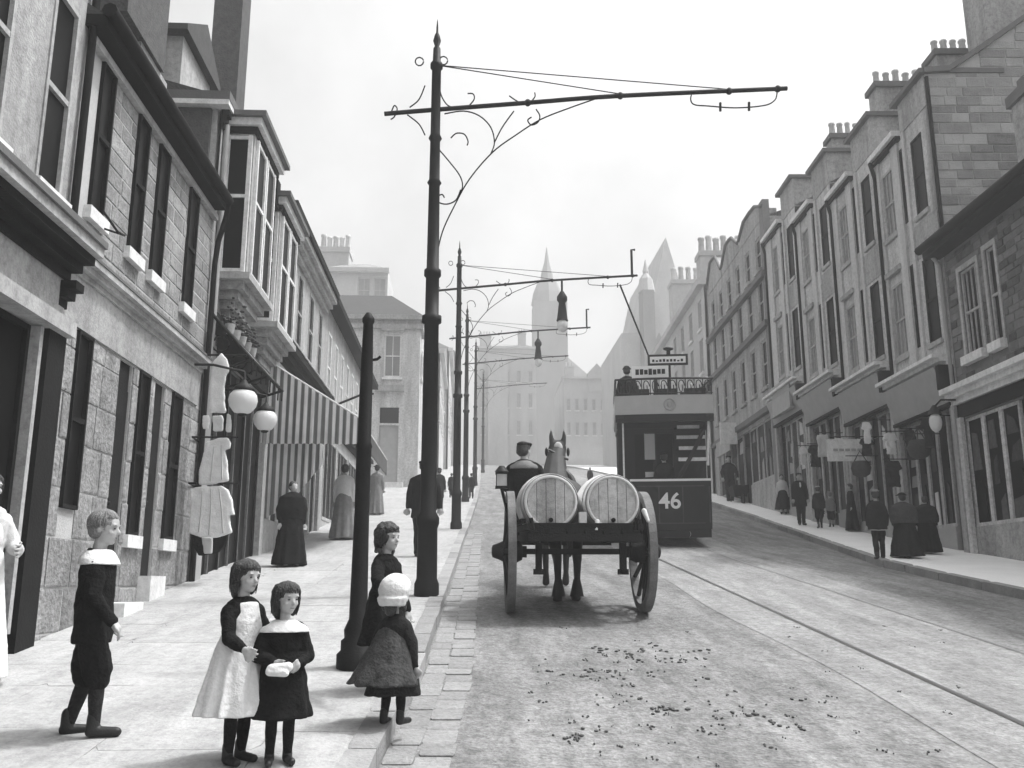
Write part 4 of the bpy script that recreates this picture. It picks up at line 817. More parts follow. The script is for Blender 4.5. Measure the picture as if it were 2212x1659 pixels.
tc = bpy.data.curves.new('fleet_number', 'FONT'); tc.body = '46'; tc.size = .48; tc.extrude = .008; tc.offset = .008; tc.align_x = 'CENTER'; tc.align_y = 'CENTER'
to = bpy.data.objects.new('tmp', tc); COL.objects.link(to); bpy.context.view_layer.update()
me = bpy.data.meshes.new_from_object(to.evaluated_get(bpy.context.evaluated_depsgraph_get())); bpy.data.objects.remove(to)
me.materials.clear(); me.materials.append(MATS['tram_white']); fn = bpy.data.objects.new('fleet_number', me); link(fn, da, (xT+.07, yT-.118, zT+.98)); fn.rotation_euler = (math.pi/2, 0, 0)
tb('underframe', 'cart_wood', (-.8, .8, 1.2, 6.4, .12, .55), (-.95, .95, .05, 7.5, .36, .44))
for y_ in (2.2, 5.2):
    for x_ in (-.72, .72): MB().lathe([(.2, -.05), (.38, -.05), (.38, .05), (.2, .05), (.08, .07)], (xT+x_, yT+y_, zT+.38), 18, 'x').build('wheel', 'rail', TR)
tb('step', 'cart_wood', (-1.0, -.55, .1, .8, .3, .38))
# saloon
tb('saloon_lower_panel', 'tram_dark', (-1.0, 1.0, 1.15, 6.5, .44, 1.45))
tb('saloon_roof', 'tram_dark', (-1.03, 1.03, 1.1, 6.5, 2.62, 2.82))
tb('bulkhead', 'tram_dark', (-1.0, -.62, 1.15, 1.22, 1.45, 2.62), (.25, 1.0, 1.15, 1.22, 1.45, 2.62), (-.62, .25, 1.15, 1.22, 2.5, 2.62), (-.2, -.12, 1.15, 1.22, 1.45, 2.5))
tb('saloon_core', 'interior', (-.92, .92, 1.3, 6.4, 1.45, 2.6))
tb('bulkhead_door', 'dark_timber', (-.62, -.2, 1.18, 1.21, 1.45, 2.5)); tb('bulkhead_window', 'globe_glass', (-.4, -.16, 1.10, 1.14, 1.9, 2.5)); tb('notice_plate', 'tram_white', (-.4, -.12, 1.0, 1.04, 1.5, 1.62))  # white window pane stands in for daylight seen through the saloon
for k in range(5):
    for x_ in (-1, 1): tb('side_window', 'glass_sky_sheen', (x_*.97-.02, x_*.97+.02, 1.35+1.02*k, 2.25+1.02*k, 1.5, 2.55)); tb('window_pillar', 'tram_dark', (x_*.98-.03, x_*.98+.03, 1.24+1.02*k, 1.34+1.02*k, 1.45, 2.62))
for x_ in (-.98, .95): tb('corner_post', 'tram_dark', (x_-.035, x_+.035, .12, .2, .44, 2.8))
MB().tube([(xT-.9, yT+.1, zT+.5), (xT-.9, yT+.1, zT+2.7)], .022, 6).build('grab_pole', 'white_paint', TR)
# stairs winding up on the right of the rear platform
for k, z in enumerate((1.88, 2.13, 2.38, 2.62)):
    sd_ = tb('stair_tread', 'dark_timber', (.3, .93, .18+.2*k, .5+.2*k, z-.04, z)); tb('riser_edge', 'white_paint', (.3+.03*(k % 2), .93-.1*(k == 3), .15+.2*k, .18+.2*k, z-.03, z+.05), parent=sd_)
MB().tube([(xT+.3, yT+.15, zT+1.5), (xT+.6, yT+.12, zT+2.0), (xT+.95, yT+.2, zT+2.7)], .05, 6).build('stair_string', 'tram_dark', TR)
MB().tube([(xT+.93, yT+.1, zT+1.75), (xT+.97, yT+.1, zT+2.75)], .03, 6).build('stair_rail', 'white_paint', TR)
# upper deck
tb('deck_floor', 'tram_dark', (-1.05, 1.07, -.05, 7.6, 2.8, 2.88))
curved('canopy_edge', 'tram_dark', -1.06, 1.08, .16, 2.72, 2.88, .3)
dp = curved('decency_panel', 'tram_cream', -1.05, 1.07, .16, 2.885, 3.3)
for x_ in (-1.05, 1.05): tb('side_panel', 'tram_cream', (x_-.02, x_+.02, .02, 7.6, 2.885, 3.3))
tb('front_panel', 'tram_cream', (-1.03, 1.03, 7.58, 7.62, 2.885, 3.3))
mb = MB()
for k in range(9): r = .13-.0*k; a = 2*math.pi*k/9; mb.tube([(xT+.12+.12*math.cos(a+b), yT-.165, zT+3.09+.12*math.sin(a+b)) for b in (0, .45, .75)], .02, 5)
mb.ell((xT+.12, yT-.165, zT+3.09), (.06, .012, .07), 10, 6); mb.build('crest', 'grey_paint', dp)
mb = MB()
pr_ = [(xT+x, yT+y, zT) for x, y in arc(-1.04, 1.06, .16)]
def rail3(z): return [Vector((xT-1.04, yT+7.5, zT+z))]+[Vector((p[0], p[1], zT+z)) for p in pr_]+[Vector((xT+1.06, yT+7.5, zT+z))]
mb.tube(rail3(3.66), .026, 6); mb.tube(rail3(3.34), .014, 5); mb.build('top_rail', 'tram_dark', TR)
mb = MB()
for k in range(11):
    x_ = -.95+.19*k; y_ = -.16*(1-(x_/1.05)**2)
    mb.tube([(xT+x_+.08*math.cos(a)*(1-a/9), yT+y_, zT+3.49+.13*math.sin(a)) for a in [j*.5 for j in range(14)]], .012, 5); mb.tube([(xT+x_+.095, yT+y_, zT+3.3), (xT+x_+.095, yT+y_, zT+3.66)], .01, 5)
for k in range(30):
    for x_ in (-1.04, 1.06): mb.tube([(xT+x_, yT+.1+.25*k, zT+3.3), (xT+x_, yT+.22+.25*k, zT+3.66)], .011, 5)
mb.build('railing_ironwork', 'tram_dark', TR)
for x_ in (-.75, -.1, .55):
    for k in range(5): tb('bench_back', 'tram_dark', (x_, x_+.5, 1.2+1.2*k, 1.26+1.2*k, 2.9, 3.55))
bd = tb('destination_board', 'tram_white', (-.68, .12, -.1, -.06, 3.68, 3.95)); rs = random.Random(3)
for k in range(7): x_ = -.6+.095*k; tb('board_lettering', 'tram_dark', (x_, x_+.075, -.108, -.101, 3.75+.02*rs.random(), 3.86+.03*rs.random()), parent=bd)
b2 = tb('route_board', 'tram_dark', (-.3, .6, .5, .55, 4.02, 4.27)); tb('route_panel', 'tram_white', (-.25, .55, .492, .499, 4.07, 4.22), parent=b2)
for k in range(9): x_ = -.2+.08*k; tb('board_lettering', 'tram_dark', (x_, x_+.05, .486, .491, 4.10, 4.13+.04*rs.random()), parent=b2)
MB().tube([(xT+.17, yT+.54, zT+2.9), (xT+.17, yT+.54, zT+4.36)], .045, 8).build('board_post', 'tram_dark', TR); MB().ell((xT+.17, yT+.54, zT+4.4), (.12, .06, .05), 10, 6).build('board_lamp', 'tram_dark', TR)
MB().tube([(xT+.05, yT+4, zT+2.9), (xT+.05, yT+4, zT+4.2)], [.07, .05], 8).build('trolley_mast', 'tram_dark', TR)
tp = atY(1340, 600, yT); MB().tube([(xT+.05, yT+4, zT+4.2), (tp.x, yT+.6, tp.z-.2)], .022, 6).build('trolley_pole', 'iron', TR)
MB().lathe([(.05, -.03), (.08, -.05), (.08, .02), (.03, .04)], (xT+.42, yT-.06, zT+.28), 12, 'y').build('tail_lamp', 'globe_glass', TR)
TR.rotation_euler = (math.atan(.122), 0, -.155)
# ------------------------------------------------------------------ brewer's cart
yC, xC = 10.75, 1.27; zC = zt(yC)
CT = empty('barrel_cart', (xC, yC, zC), 'two-wheeled horse cart with tall spoked wheels carrying two barrels', 'cart')
RW = .69
for s_ in (-1, 1):
    xw = xC+s_*.77; whl = empty('wheel', (xw, yC, zC+RW)); whl.parent = CT; whl.location = Vector((xw, yC, zC+RW))-ORG[CT]
    c = (xw, yC, zC+RW)
    MB().lathe([(RW-.1, -.045), (RW-.015, -.045), (RW-.015, .045), (RW-.1, .045), (RW-.1, -.045)], c, 40, 'x', False, False).build('rim', 'cart_rim', whl)
    MB().lathe([(RW-.014, -.043), (RW, -.043), (RW, .043), (RW-.014, .043)], c, 40, 'x', False, False).build('tyre', 'cart_rim', whl)
    mb = MB()
    for k in range(12): a = 2*math.pi*k/12; mb.tube([(xw+s_*.05, yC+.1*math.cos(a), zC+RW+.1*math.sin(a)), (xw, yC+(RW-.08)*math.cos(a), zC+RW+(RW-.08)*math.sin(a))], [.034, .026], 6)
    mb.build('spokes', 'cart_wood', whl)
    MB().lathe([(.1, -.14), (.13, -.08), (.13, .06), (.1, .12), (.07, .2), (.04, .21)] if s_ > 0 else [(.04, -.21), (.07, -.2), (.1, -.12), (.13, -.06), (.13, .08), (.1, .14)], c, 14, 'x').build('hub', 'cart_wood', whl)
    MB().box(xw-s_*.13-.06, xw-s_*.13+.06, yC-.08, yC+.1, zC+RW-.07, zC+RW+.06).build('axle_box', 'cart_wood', CT)
def cb(name, m, *boxes):
    mb = MB()
    for (x0, x1, y0, y1, z0, z1) in boxes: mb.box(xC+x0, xC+x1, yC+y0, yC+y1, zC+z0, zC+z1)
    return mb.build(name, m, CT)
cb('axle', 'iron', (-.8, .8, -.035, .035, RW-.035, RW+.03))
cb('bed_frame', 'cart_wood', (-.62, -.5, -.85, 1.5, .79, .88), (.5, .62, -.85, 1.5, .79, .88), (-.62, .62, -.87, -.79, .8, .88), (-.62, .62, 1.35, 1.5, .76, .88))
for k in range(6): cb('bed_plank', 'cart_wood', (-.6+.2*k, -.41+.2*k, -.84, 1.48, .882, .92))
for s_ in (-1, 1):
    cb('side_rave', 'cart_wood', (s_*.6-.03, s_*.6+.03, -.85, 1.5, .92, .99)); cb('side_rail', 'cart_wood', (s_*.645-.025, s_*.645+.025, -.5, 1.4, 1.0, 1.05))
    cb('spring_bracket', 'cart_wood', (s_*.47-.035, s_*.47+.035, -.46, -.38, .48, .79), (s_*.47-.06, s_*.47+.06, -.44, -.4, .44, .5))
    MB().tube([(xC+s_*.45, yC+1.2, zC+.84), (xC+s_*.4, yC+2.3, zC+1.0), (xC+s_*.36, yC+3.2, zC+1.2)], [.05, .04, .03], 8).build('shaft', 'cart_wood', CT)
    MB().tube([(xC+s_*.55, yC-.75, zC+.9), (xC+s_*.58, yC-.76, zC+1.05)], .025, 6).build('stake', 'cart_wood', CT)
for y_ in (-.6, .05): cb('barrel_chock', 'cart_wood', (-.6, .6, y_-.05, y_+.05, .921, 1.0)); cb('wedge', 'barrel_wood', (-.04, .04, y_-.06, y_+.06, 1.0, 1.12))
cb('seat_board', 'cart_wood', (-.62, .2, .62, .95, 1.2, 1.25), (-.6, -.56, .7, .9, .92, 1.2), (.12, .16, .7, .9, .92, 1.2))
lx = xC-.86
MB().tube([(lx+.28, yC+.2, zC+1.0), (lx+.08, yC+.2, zC+1.1), (lx, yC+.2, zC+1.42)], .022, 6).build('lamp_iron', 'iron', CT)
lp = MB().box(lx-.075, lx+.075, yC+.13, yC+.27, zC+1.42, zC+1.45).box(lx-.075, lx+.075, yC+.13, yC+.27, zC+1.59, zC+1.62).box(lx-.07, lx-.06, yC+.135, yC+.145, zC+1.44, zC+1.6).box(lx+.06, lx+.07, yC+.135, yC+.145, zC+1.44, zC+1.6); lp.lathe([(.085, 1.62), (.03, 1.69)], (lx, yC+.2, zC), 8); lp = lp.build('cart_lamp', 'iron', CT)
MB().box(lx-.06, lx+.06, yC+.145, yC+.255, zC+1.45, zC+1.59).build('lamp_glass', 'cloth_pale', lp)
CT.rotation_euler = (.04, 0, 0)
for k, x_ in enumerate((-.345, .345)):
    x = xC+x_; zb = zC+1.2+.01; y0 = yC-.62; e = empty('barrel', (x, yC-.1, zb-.36), ('pale wooden barrel on the drivers side of the cart', 'pale wooden barrel with taps on its lower rim, on the tram side of the cart')[k], 'barrel', 'barrels on the cart'); mb = MB()
    L_ = 1.0; pf = []
    for i in range(13): f = i/12; pf.append((.292+.066*math.sin(math.pi*f), f*L_))
    MB().lathe([(.262, .035)]+[(.265, 0)]+pf+[(.265, L_), (.262, L_-.035)], (x, y0, zb), 28, 'y').build('staves', 'barrel_wood', e)
    MB().lathe([(.26, .03), (.262, .06)], (x, y0, zb), 28, 'y').build('head_backing', 'dark_timber', e)
    for j in range(5):                      # boards of the barrel head
        xa, xb = -.258+.1032*j+.003, -.258+.1032*(j+1)-.003; c_ = [(xa+(xb-xa)*i/6) for i in range(7)]; hh = lambda q: math.sqrt(max(.262**2-q*q, 0))
        pts = [(x+q, y0+.016+.004*random.random(), zb+hh(q)) for q in c_]+[(x+q, y0+.016, zb-hh(q)) for q in c_[::-1]]; MB().prism([(a_, y0+.014+.003*(j % 2), d_) for a_, b_, d_ in pts], (0, .02, 0)).build('head_board', 'barrel_head', e)
    for f in (.03, .16, .84, .97): r = .2945+.066*math.sin(math.pi*f); MB().lathe([(r, f*L_-.02), (r+.004, f*L_-.018), (r+.004, f*L_+.018), (r, f*L_+.02)], (x, y0, zb), 28, 'y', True, False).build('hoop', 'cart_rim' if f in (.03, .97) else 'barrel_head', e)
    MB().lathe([(.022, -.03), (.026, .0), (.02, .03)], (x, y0-.0, zb-.2), 10, 'y').build('bung', 'dark_timber', e)
    if k:
        for (ox, oz, a) in ((-.18, -.27, -.5), (.34, -.15, .7)): MB().cap((x+ox, y0-.02, zb+oz+.05), .03, (x+ox+.05*math.sin(a), y0-.06, zb+oz-.06), .02).build('tap', 'white_paint', e)
# ------------------------------------------------------------------ the horse (faces up the street)
hx, hy = 1.26, 11.75; hz0 = zt(hy)
HO = empty('cart_horse', (hx, hy, hz0), 'dark cart horse in the shafts, ears pricked, seen from behind', 'horse'); m = MB()
g = lambda x, y, z: (hx+x, hy+y, hz0+z+.118*y)
m.ell(g(0, .0, 1.22), (.29, .38, .3), 14, 10); m.ell(g(0, .75, 1.18), (.3, .62, .32), 14, 10); m.ell(g(0, 1.35, 1.2), (.26, .34, .36), 14, 10)
m.cap(g(0, 1.5, 1.35), .24, g(.06, 1.85, 1.8), .15); m.cap(g(.06, 1.85, 1.8), .15, g(.1, 1.98, 1.95), .13)
m.cap(g(.1, 1.98, 1.97), .14, g(.16, 2.4, 1.7), .08); m.ell(g(.13, 2.4, 1.68), (.07, .1, .075), 10, 8)
for s_ in (-1, 1): m.cap(g(.1+s_*.085, 1.93, 2.04), .045, g(.1+s_*.1, 1.93, 2.16), .035); m.cap(g(.1+s_*.1, 1.93, 2.16), .035, g(.1+s_*.095, 1.94, 2.27), .008)
for s_, o in ((-1, -.06), (1, .02)):
    m.cap(g(s_*.14, .02, 1.12), .17, g(s_*.14, .14, .78), .1); m.cap(g(s_*.14, .14, .78), .1, g(s_*.125, -.14, .52), .06)   # thigh, gaskin to hock
    m.cap(g(s_*.125, -.14, .52), .058, g(s_*.12, -.12+o, .18), .038); m.cap(g(s_*.12, -.12+o, .18), .045, g(s_*.12, -.05+o, .07), .05); m.cap(g(s_*.12, -.05+o, .06), .06, g(s_*.12, .01+o, .035), .065)
    m.cap(g(s_*.15, 1.35, 1.0), .13, g(s_*.15, 1.36, .62), .07); m.cap(g(s_*.15, 1.36, .62), .06, g(s_*.14, 1.35, .2), .04); m.cap(g(s_*.14, 1.35, .18), .045, g(s_*.14, 1.4, .06), .055)
m.build('body', 'horse_coat', HO, rem=.018)
t = MB(); t.cap(g(0, -.36, 1.28), .05, g(0, -.46, 1.05), .06); t.cap(g(0, -.46, 1.05), .06, g(0, -.43, .6), .03); t.build('tail', 'hair_dark', HO, rem=.015)
fe = MB()
for s_, o in ((-1, -.06), (1, .02)): fe.loft([(hx+s_*.12, hy-.12+o, hz0+.26, .045, .05), (hx+s_*.12, hy-.12+o, hz0+.14, .07, .08, .5), (hx+s_*.12, hy-.09+o, hz0+.05, .085, .1, 1)], 16, 7, .06)
fe.build('feathering', 'horse_coat', HO)
c_ = MB(); c_.tube([g(.04+.27*math.cos(a), 1.55+.1*math.sin(a), 1.3+.36*math.sin(a)) for a in [k*math.pi/9 for k in range(18)]], .06, 8, closed=True); c_.build('collar', 'leather', HO)
c_ = MB(); c_.ell(g(.1, 1.86, 1.97), (.07, .03, .1), 12, 8); c_.build('blaze', 'horse_white', HO)
for s_ in (-1, 1): MB().ell(g(.1+s_*.165, 2.0, 1.92), (.025, .06, .07), 10, 6).build('blinker', 'leather', HO)
MB().tube([g(-.05, 1.78, 1.95), g(.1, 1.74, 1.86), g(.24, 1.78, 1.8)], .018, 5).build('throat_strap', 'leather', HO)
for a, b in ((g(.0, 1.95, 2.03), g(.02, 2.1, 1.78)), (g(.2, 1.95, 2.03), g(.22, 2.1, 1.78)), (g(.0, 1.9, 1.9), g(.2, 1.88, 1.82)), (g(-.02, 1.93, 2.02), g(.22, 1.93, 2.02))): MB().tube([a, b], .016, 5).build('bridle_strap', 'leather', HO)
for s_ in (-1, 1): MB().tube([g(s_*.3, .2, .95), g(s_*.29, .8, 1.0), g(s_*.28, 1.5, 1.15)], .018, 5).build('trace', 'leather', HO)
MB().tube([g(.3*math.cos(a), .75, 1.2+.33*math.sin(a)) for a in [k*math.pi/8 for k in range(9)]], .03, 6).build('saddle_band', 'leather', HO)
# ------------------------------------------------------------------ people
V3 = Vector
def rotz(p, a): c, s_ = math.cos(a), math.sin(a); return V3((p[0]*c-p[1]*s_, p[0]*s_+p[1]*c, p[2]))
ARM_DOWN = ((.14, .03, -1), (.06, .12, -1))
def person(name, label, pos, H, face, hd=.15, arms=(ARM_DOWN, ARM_DOWN), wear=(), hair=('hair_dark', 'short'), turn=0.0, nod=0.0, near=False, group=None, stance=(.0, .0), sit=None, fat=1.0, cat='person', hat=None, lean=0.0):
    vx = .0062 if near else .013
    root = empty(name, pos, label, cat, group)
    o = V3(pos); up_ = lambda x, y, z: V3((x*H, y*H, z*H))
    shz, hip = 1-1.42*hd, .61-.85*hd; sw = .10*fat; hw = .048*fat
    L0 = lambda p: o+V3(p)
    def A(p): return o+p
    J = {}
    for i, s_ in enumerate((-1, 1)):
        sh = up_(s_*sw, 0, shz); u_, f_ = V3(arms[i][0]), V3(arms[i][1]); u_.x *= s_; f_.x *= s_
        el = sh+u_.normalized()*.165*H; wr = el+f_.normalized()*.145*H; J['sh', s_], J['el', s_], J['wr', s_], J['fd', s_] = sh, el, wr, f_.normalized()
        hp = up_(s_*hw, 0, hip)
        if sit: kn = up_(s_*hw*1.3, .24, hip+.01); an = up_(s_*hw*1.3, .26, hip-.23)
        else: an = up_(s_*hw*1.05, stance[i], .04); kn = (hp+an)/2+up_(0, .012+abs(stance[i])*.15, .0); kn.z = H*(hip*.53)
        J['hp', s_], J['kn', s_], J['an', s_] = hp, kn, an
    b = MB(); h = hd*H; top = H
    # torso
    b.ell(A(up_(0, 0, hip+.03)), (.085*H*fat, .06*H*fat, .075*H), 14, 10); b.ell(A(up_(0, 0, (hip+shz)/2+.04)), (.088*H*fat, .062*H*fat, .13*H), 14, 10)
    b.cap(A(J['sh', -1]-up_(-.03, 0, .025)), .032*H, A(J['sh', 1]-up_(.03, 0, .025)), .032*H); b.cap(A(up_(0, -.005, shz)), .034*H, A(up_(0, .004, 1-hd*.8)), .03*H)
    # head, turned and nodded about the neck
    hc = up_(0, .008, 1-hd*.9); Rm = Matrix.Rotation(turn, 3, 'Z') @ Matrix.Rotation(nod, 3, 'X')
    def HP(x, y, z): return A(hc+Rm @ V3((x*h, y*h, z*h+.4*h-.0*h)))      # z=0 at mid-head
    def E_(mb, c, r): mb.ell(HP(*c), (r[0]*h, r[1]*h, r[2]*h), 14, 10, Rm)
    E_(b, (0, -.03, .12), (.36, .42, .38)); E_(b, (0, .09, -.16), (.27, .3, .33)); E_(b, (0, .24, -.38), (.13, .12, .1))
    b.cap(HP(0, .36, .02), .035*h, HP(0, .44, -.12), .055*h); E_(b, (0, .345, -.245), (.11, .045, .035)); E_(b, (0, .335, -.29), (.09, .045, .03))
    for s_ in (-1, 1): E_(b, (s_*.36, -.02, -.06), (.045, .09, .12)); E_(b, (s_*.16, .26, -.13), (.11, .09, .1)); E_(b, (s_*.14, .335, .1), (.11, .05, .03))
    for s_ in (-1, 1):
        b.cap(A(J['sh', s_]+up_(-s_*.012, 0, -.032)), .027*H*fat, A(J['el', s_]), .023*H); b.cap(A(J['el', s_]), .025*H, A(J['wr', s_]), .017*H)
        d = J['fd', s_]; sd_ = d.cross(V3((0, 1, 0)) if abs(d.y) < .8 else V3((1, 0, 0))).normalized(); pn = d.cross(sd_); w_ = J['wr', s_]; k = H*.1   # k: hand length
        b.cap(A(w_), .017*H, A(w_+d*k*.36-sd_*.009*H), .018*H); b.cap(A(w_), .017*H, A(w_+d*k*.36+sd_*.009*H), .018*H)
        for q, ln in ((-.033, .38), (-.011, .46), (.011, .43), (.032, .33)):
            r0 = w_+d*k*.45+sd_*q*H*.85; m1 = r0+(d*.8+pn*s_*.25).normalized()*k*ln*.55; m2 = m1+(d*.45+pn*s_*.75).normalized()*k*ln*.5
            b.cap(A(r0-d*k*.1), .0068*H, A(m1), .0062*H, 7); b.cap(A(m1), .0062*H, A(m2), .0052*H, 7)
        r0 = w_+d*k*.15+sd_*.018*H*s_; m1 = r0+(d*.6+sd_*s_*.7).normalized()*k*.28; b.cap(A(r0), .008*H, A(m1), .0072*H, 7); b.cap(A(m1), .0072*H, A(m1+d*k*.22), .0062*H, 7)
        b.cap(A(J['hp', s_]), .052*H*fat, A(J['kn', s_]), .034*H); b.cap(A(J['kn', s_]), .034*H, A(J['an', s_]), .021*H)
        f0 = J['an', s_]; b.cap(A(f0-up_(0, .01, .008)), .022*H, A(f0+up_(s_*.012, .085, -.022)), .016*H)
    b.build('body', 'skin', root, rem=vx)
    if near:
        for s_ in (-1, 1):
            m_ = MB(); m_.ell(HP(s_*.145, .345, .0), (.05*h, .024*h, .022*h), 10, 8, Rm); m_.build('eye', 'hair_dark', root)
        m_ = MB(); m_.ell(HP(0, .372, -.265), (.09*h, .02*h, .012*h), 10, 6, Rm); m_.build('mouth', 'hair_mid', root)
        m_ = MB()
        for s_ in (-1, 1): m_.ell(HP(s_*.15, .362, .09), (.08*h, .022*h, .011*h), 10, 6, Rm)
        m_.build('eyebrows', hair[0], root)
    # hair
    if hair:
        m_ = MB(); E_(m_, (0, -.07, .17), (.405, .43, .38)); E_(m_, (0, -.16, -.02), (.39, .34, .36))
        if hair[1] in ('long', 'bob'):
            ln = -.75 if hair[1] == 'long' else -.5
            for s_ in (-1, 1): m_.cap(HP(s_*.33, -.05, .1), .12*h, HP(s_*.34, -.08, ln), .1*h)
            m_.cap(HP(0, -.3, .0), .26*h, HP(0, -.34, ln-.05), .2*h)
        if hair[1] == 'bun': E_(m_, (0, -.42, .12), (.2, .18, .2))
        if hair[1] == 'curly':
            rr = random.Random(name)
            for k in range(70):
                a, e2 = rr.uniform(0, 6.28), rr.uniform(-.9, 1.3); x, y, z = .42*math.cos(a)*math.cos(e2), .45*math.sin(a)*math.cos(e2)-.08, .15+.4*math.sin(e2)
                if y > .16 and z < .25: continue
                E_(m_, (x, y, z), (.09, .09, .09))
            for k in range(26): a = rr.uniform(2.9, 6.5); E_(m_, (.38*math.cos(a), .32*math.sin(a)-.08, rr.uniform(-.6, -.1)), (.1, .1, .12))
        if near:
            rr = random.Random(label); sm_ = MB(); ln = {'long': -.8, 'bob': -.52, 'curly': -.35, 'short': -.02, 'bun': -.1}[hair[1]]
            for k in range(260):
                a = rr.uniform(0, 2*math.pi); front = math.sin(a) > .45; zend = (.2 if hair[1] != 'short' else .28) if front else ln*rr.uniform(.8, 1.05); rw_ = rr.uniform(.94, 1.02) if hair[1] == 'short' else rr.uniform(.98, 1.08); pts = []; ph_ = rr.uniform(0, 6); wv = .05 if hair[1] == 'curly' else .018
                for j in range(7):
                    f = j/6; z = .55+(zend-.55)*f; q_ = max(0, 1-((z-.14)/.41)**2) if z > .14 else 1.0; q_ = math.sqrt(q_)
                    if z < -.1: q_ *= 1+.25*(z+.1)
                    aa = a+wv*2*math.sin(f*7+ph_); pts.append(HP(.42*rw_*q_*math.cos(aa)+wv*math.sin(9*f+ph_), (.44 if not front else .43)*rw_*q_*math.sin(aa)-.07, z))
                sm_.tube(pts, [.016*h, .02*h, .02*h, .02*h, .018*h, .014*h, .006*h], 4)
            tag(sm_.build('hair_strands', hair[0], root), kind='stuff') if 'bonnet' not in [w_[0] for w_ in wear] else None
        m_.build('hair', hair[0], root, rem=max(vx, .007), crumple=(.028, .011*min(H, 1.3)))
    # clothes
    def sleeves(m_, k=1.35, cuff=1.0, frac=1.0):
        for s_ in (-1, 1):
            we = J['el', s_].lerp(J['wr', s_], .93*frac)
            m_.cap(A(J['sh', s_]+up_(-s_*.012, 0, -.03)), .033*H*k*fat, A(J['el', s_]), .028*H*k); m_.cap(A(J['el', s_]), .028*H*k, A(we), .020*H*k*cuff)
    def bodice(m_, zlo, k=1.0, rl=None):
        rx = (rl or .088)*H*fat*k
        m_.loft([(o.x, o.y, o.z+zlo*H, rx, rx*.78), (o.x, o.y, o.z+(zlo+shz)/2*H, .098*H*fat*k, .074*H*fat*k), (o.x, o.y, o.z+(shz-.03)*H, .108*H*fat*k, .07*H*fat*k), (o.x, o.y, o.z+(shz+.022)*H, .085*H*fat*k, .055*H*fat*k), (o.x, o.y-.005*H, o.z+(shz+.05)*H, .044*H, .042*H)], 24)
    def skirt(m_, zw, zh, rh, k=1.0, folds=9, amp=.085, cy=0.0, flat=.85):
        rw = .088*H*fat*k; rg = []
        for i in range(9): f = i/8; rr_ = rw+(rh*H-rw)*(f**.8); rg.append((o.x, o.y+cy*f*H, o.z+(zw+(zh-zw)*f)*H, rr_, rr_*flat, f))
        m_.loft(rg, 48, folds, amp, len(label)*.7)
    for wq in wear:
        kind, mt = wq[0], wq[1]; ar = wq[2:] ; m_ = MB(); rv = vx*1.15
        if kind == 'jacket': bodice(m_, ar[0] if ar else hip-.03, 1.12, .1); sleeves(m_)
        elif kind == 'dress': bodice(m_, hip+.1, 1.06); sleeves(m_); skirt(m_, hip+.14, ar[0], ar[1], 1.06)
        elif kind == 'coat': bodice(m_, hip+.1, 1.2); sleeves(m_, 1.5); skirt(m_, hip+.14, ar[0], ar[1], 1.2, 7, .055)
        elif kind == 'skirt': skirt(m_, hip+.12, ar[0], ar[1], 1.1)
        elif kind == 'pinafore':
            m_.loft([(o.x, o.y, o.z+(shz+.02)*H, .07*H, .078*H), (o.x, o.y+.004*H, o.z+(shz-.08)*H, .098*H, .098*H), (o.x, o.y+.004*H, o.z+(hip+.12)*H, .112*H, .1*H)], 32); skirt(m_, hip+.14, ar[0], ar[1], 1.28, 13, .085)
        elif kind == 'apron':
            rg = []
            for i in range(8): f = i/7; rg.append((o.x, o.y+(.055+.05*f)*H, o.z+(hip+.13+(ar[0]-hip-.13)*f)*H, (.075+.06*f)*H, (.04+.05*f)*H, f))
            m_.loft(rg, 36, 6, .05); m_.ell(A(up_(0, .045, hip+.2)), (.07*H, .05*H, .1*H), 14, 10)
        elif kind == 'trousers':
            m_.ell(A(up_(0, 0, hip+.03)), (.098*H*fat, .075*H*fat, .08*H), 14, 10)
            for s_ in (-1, 1): m_.cap(A(J['hp', s_]), .062*H*fat, A(J['kn', s_]), .045*H); m_.cap(A(J['kn', s_]), .045*H, A(J['an', s_]+up_(0, 0, .008)), .036*H)
        elif kind == 'breeches':
            m_.ell(A(up_(0, 0, hip+.02)), (.1*H, .08*H, .08*H), 14, 10)
            for s_ in (-1, 1): kb = J['kn', s_].lerp(J['an', s_], .02); m_.cap(A(J['hp', s_]), .066*H, A(J['hp', s_].lerp(kb, .8)), .07*H); m_.cap(A(J['hp', s_].lerp(kb, .8)), .07*H, A(kb), .056*H)
        elif kind == 'stockings':
            for s_ in (-1, 1): m_.cap(A(J['hp', s_].lerp(J['kn', s_], .6)), .044*H, A(J['kn', s_]), .036*H); m_.cap(A(J['kn', s_]), .034*H, A(J['kn', s_].lerp(J['an', s_], .35)), .035*H); m_.cap(A(J['kn', s_].lerp(J['an', s_], .35)), .035*H, A(J['an', s_]), .024*H)
        elif kind == 'boots':
            for s_ in (-1, 1):
                f0 = J['an', s_]; m_.cap(A(f0+up_(0, -.005, .05)), .028*H, A(f0+up_(0, -.004, -.008)), .03*H); m_.cap(A(f0+up_(0, -.012, -.016)), .026*H, A(f0+up_(s_*.014, .095, -.02)), .022*H)
        elif kind == 'collar':
            cs = ar[0] if ar else 1.0
            m_.loft([(o.x, o.y, o.z+(shz+.045)*H, .052*H, .05*H), (o.x, o.y, o.z+(shz+.03)*H, .084*H*cs, .07*H*cs), (o.x, o.y, o.z+(shz-.0)*H, .122*H*cs, .086*H*cs), (o.x, o.y+.004*H, o.z+(shz-.026)*H, .136*H*cs, .094*H*cs)], 28)
        elif kind == 'shawl':
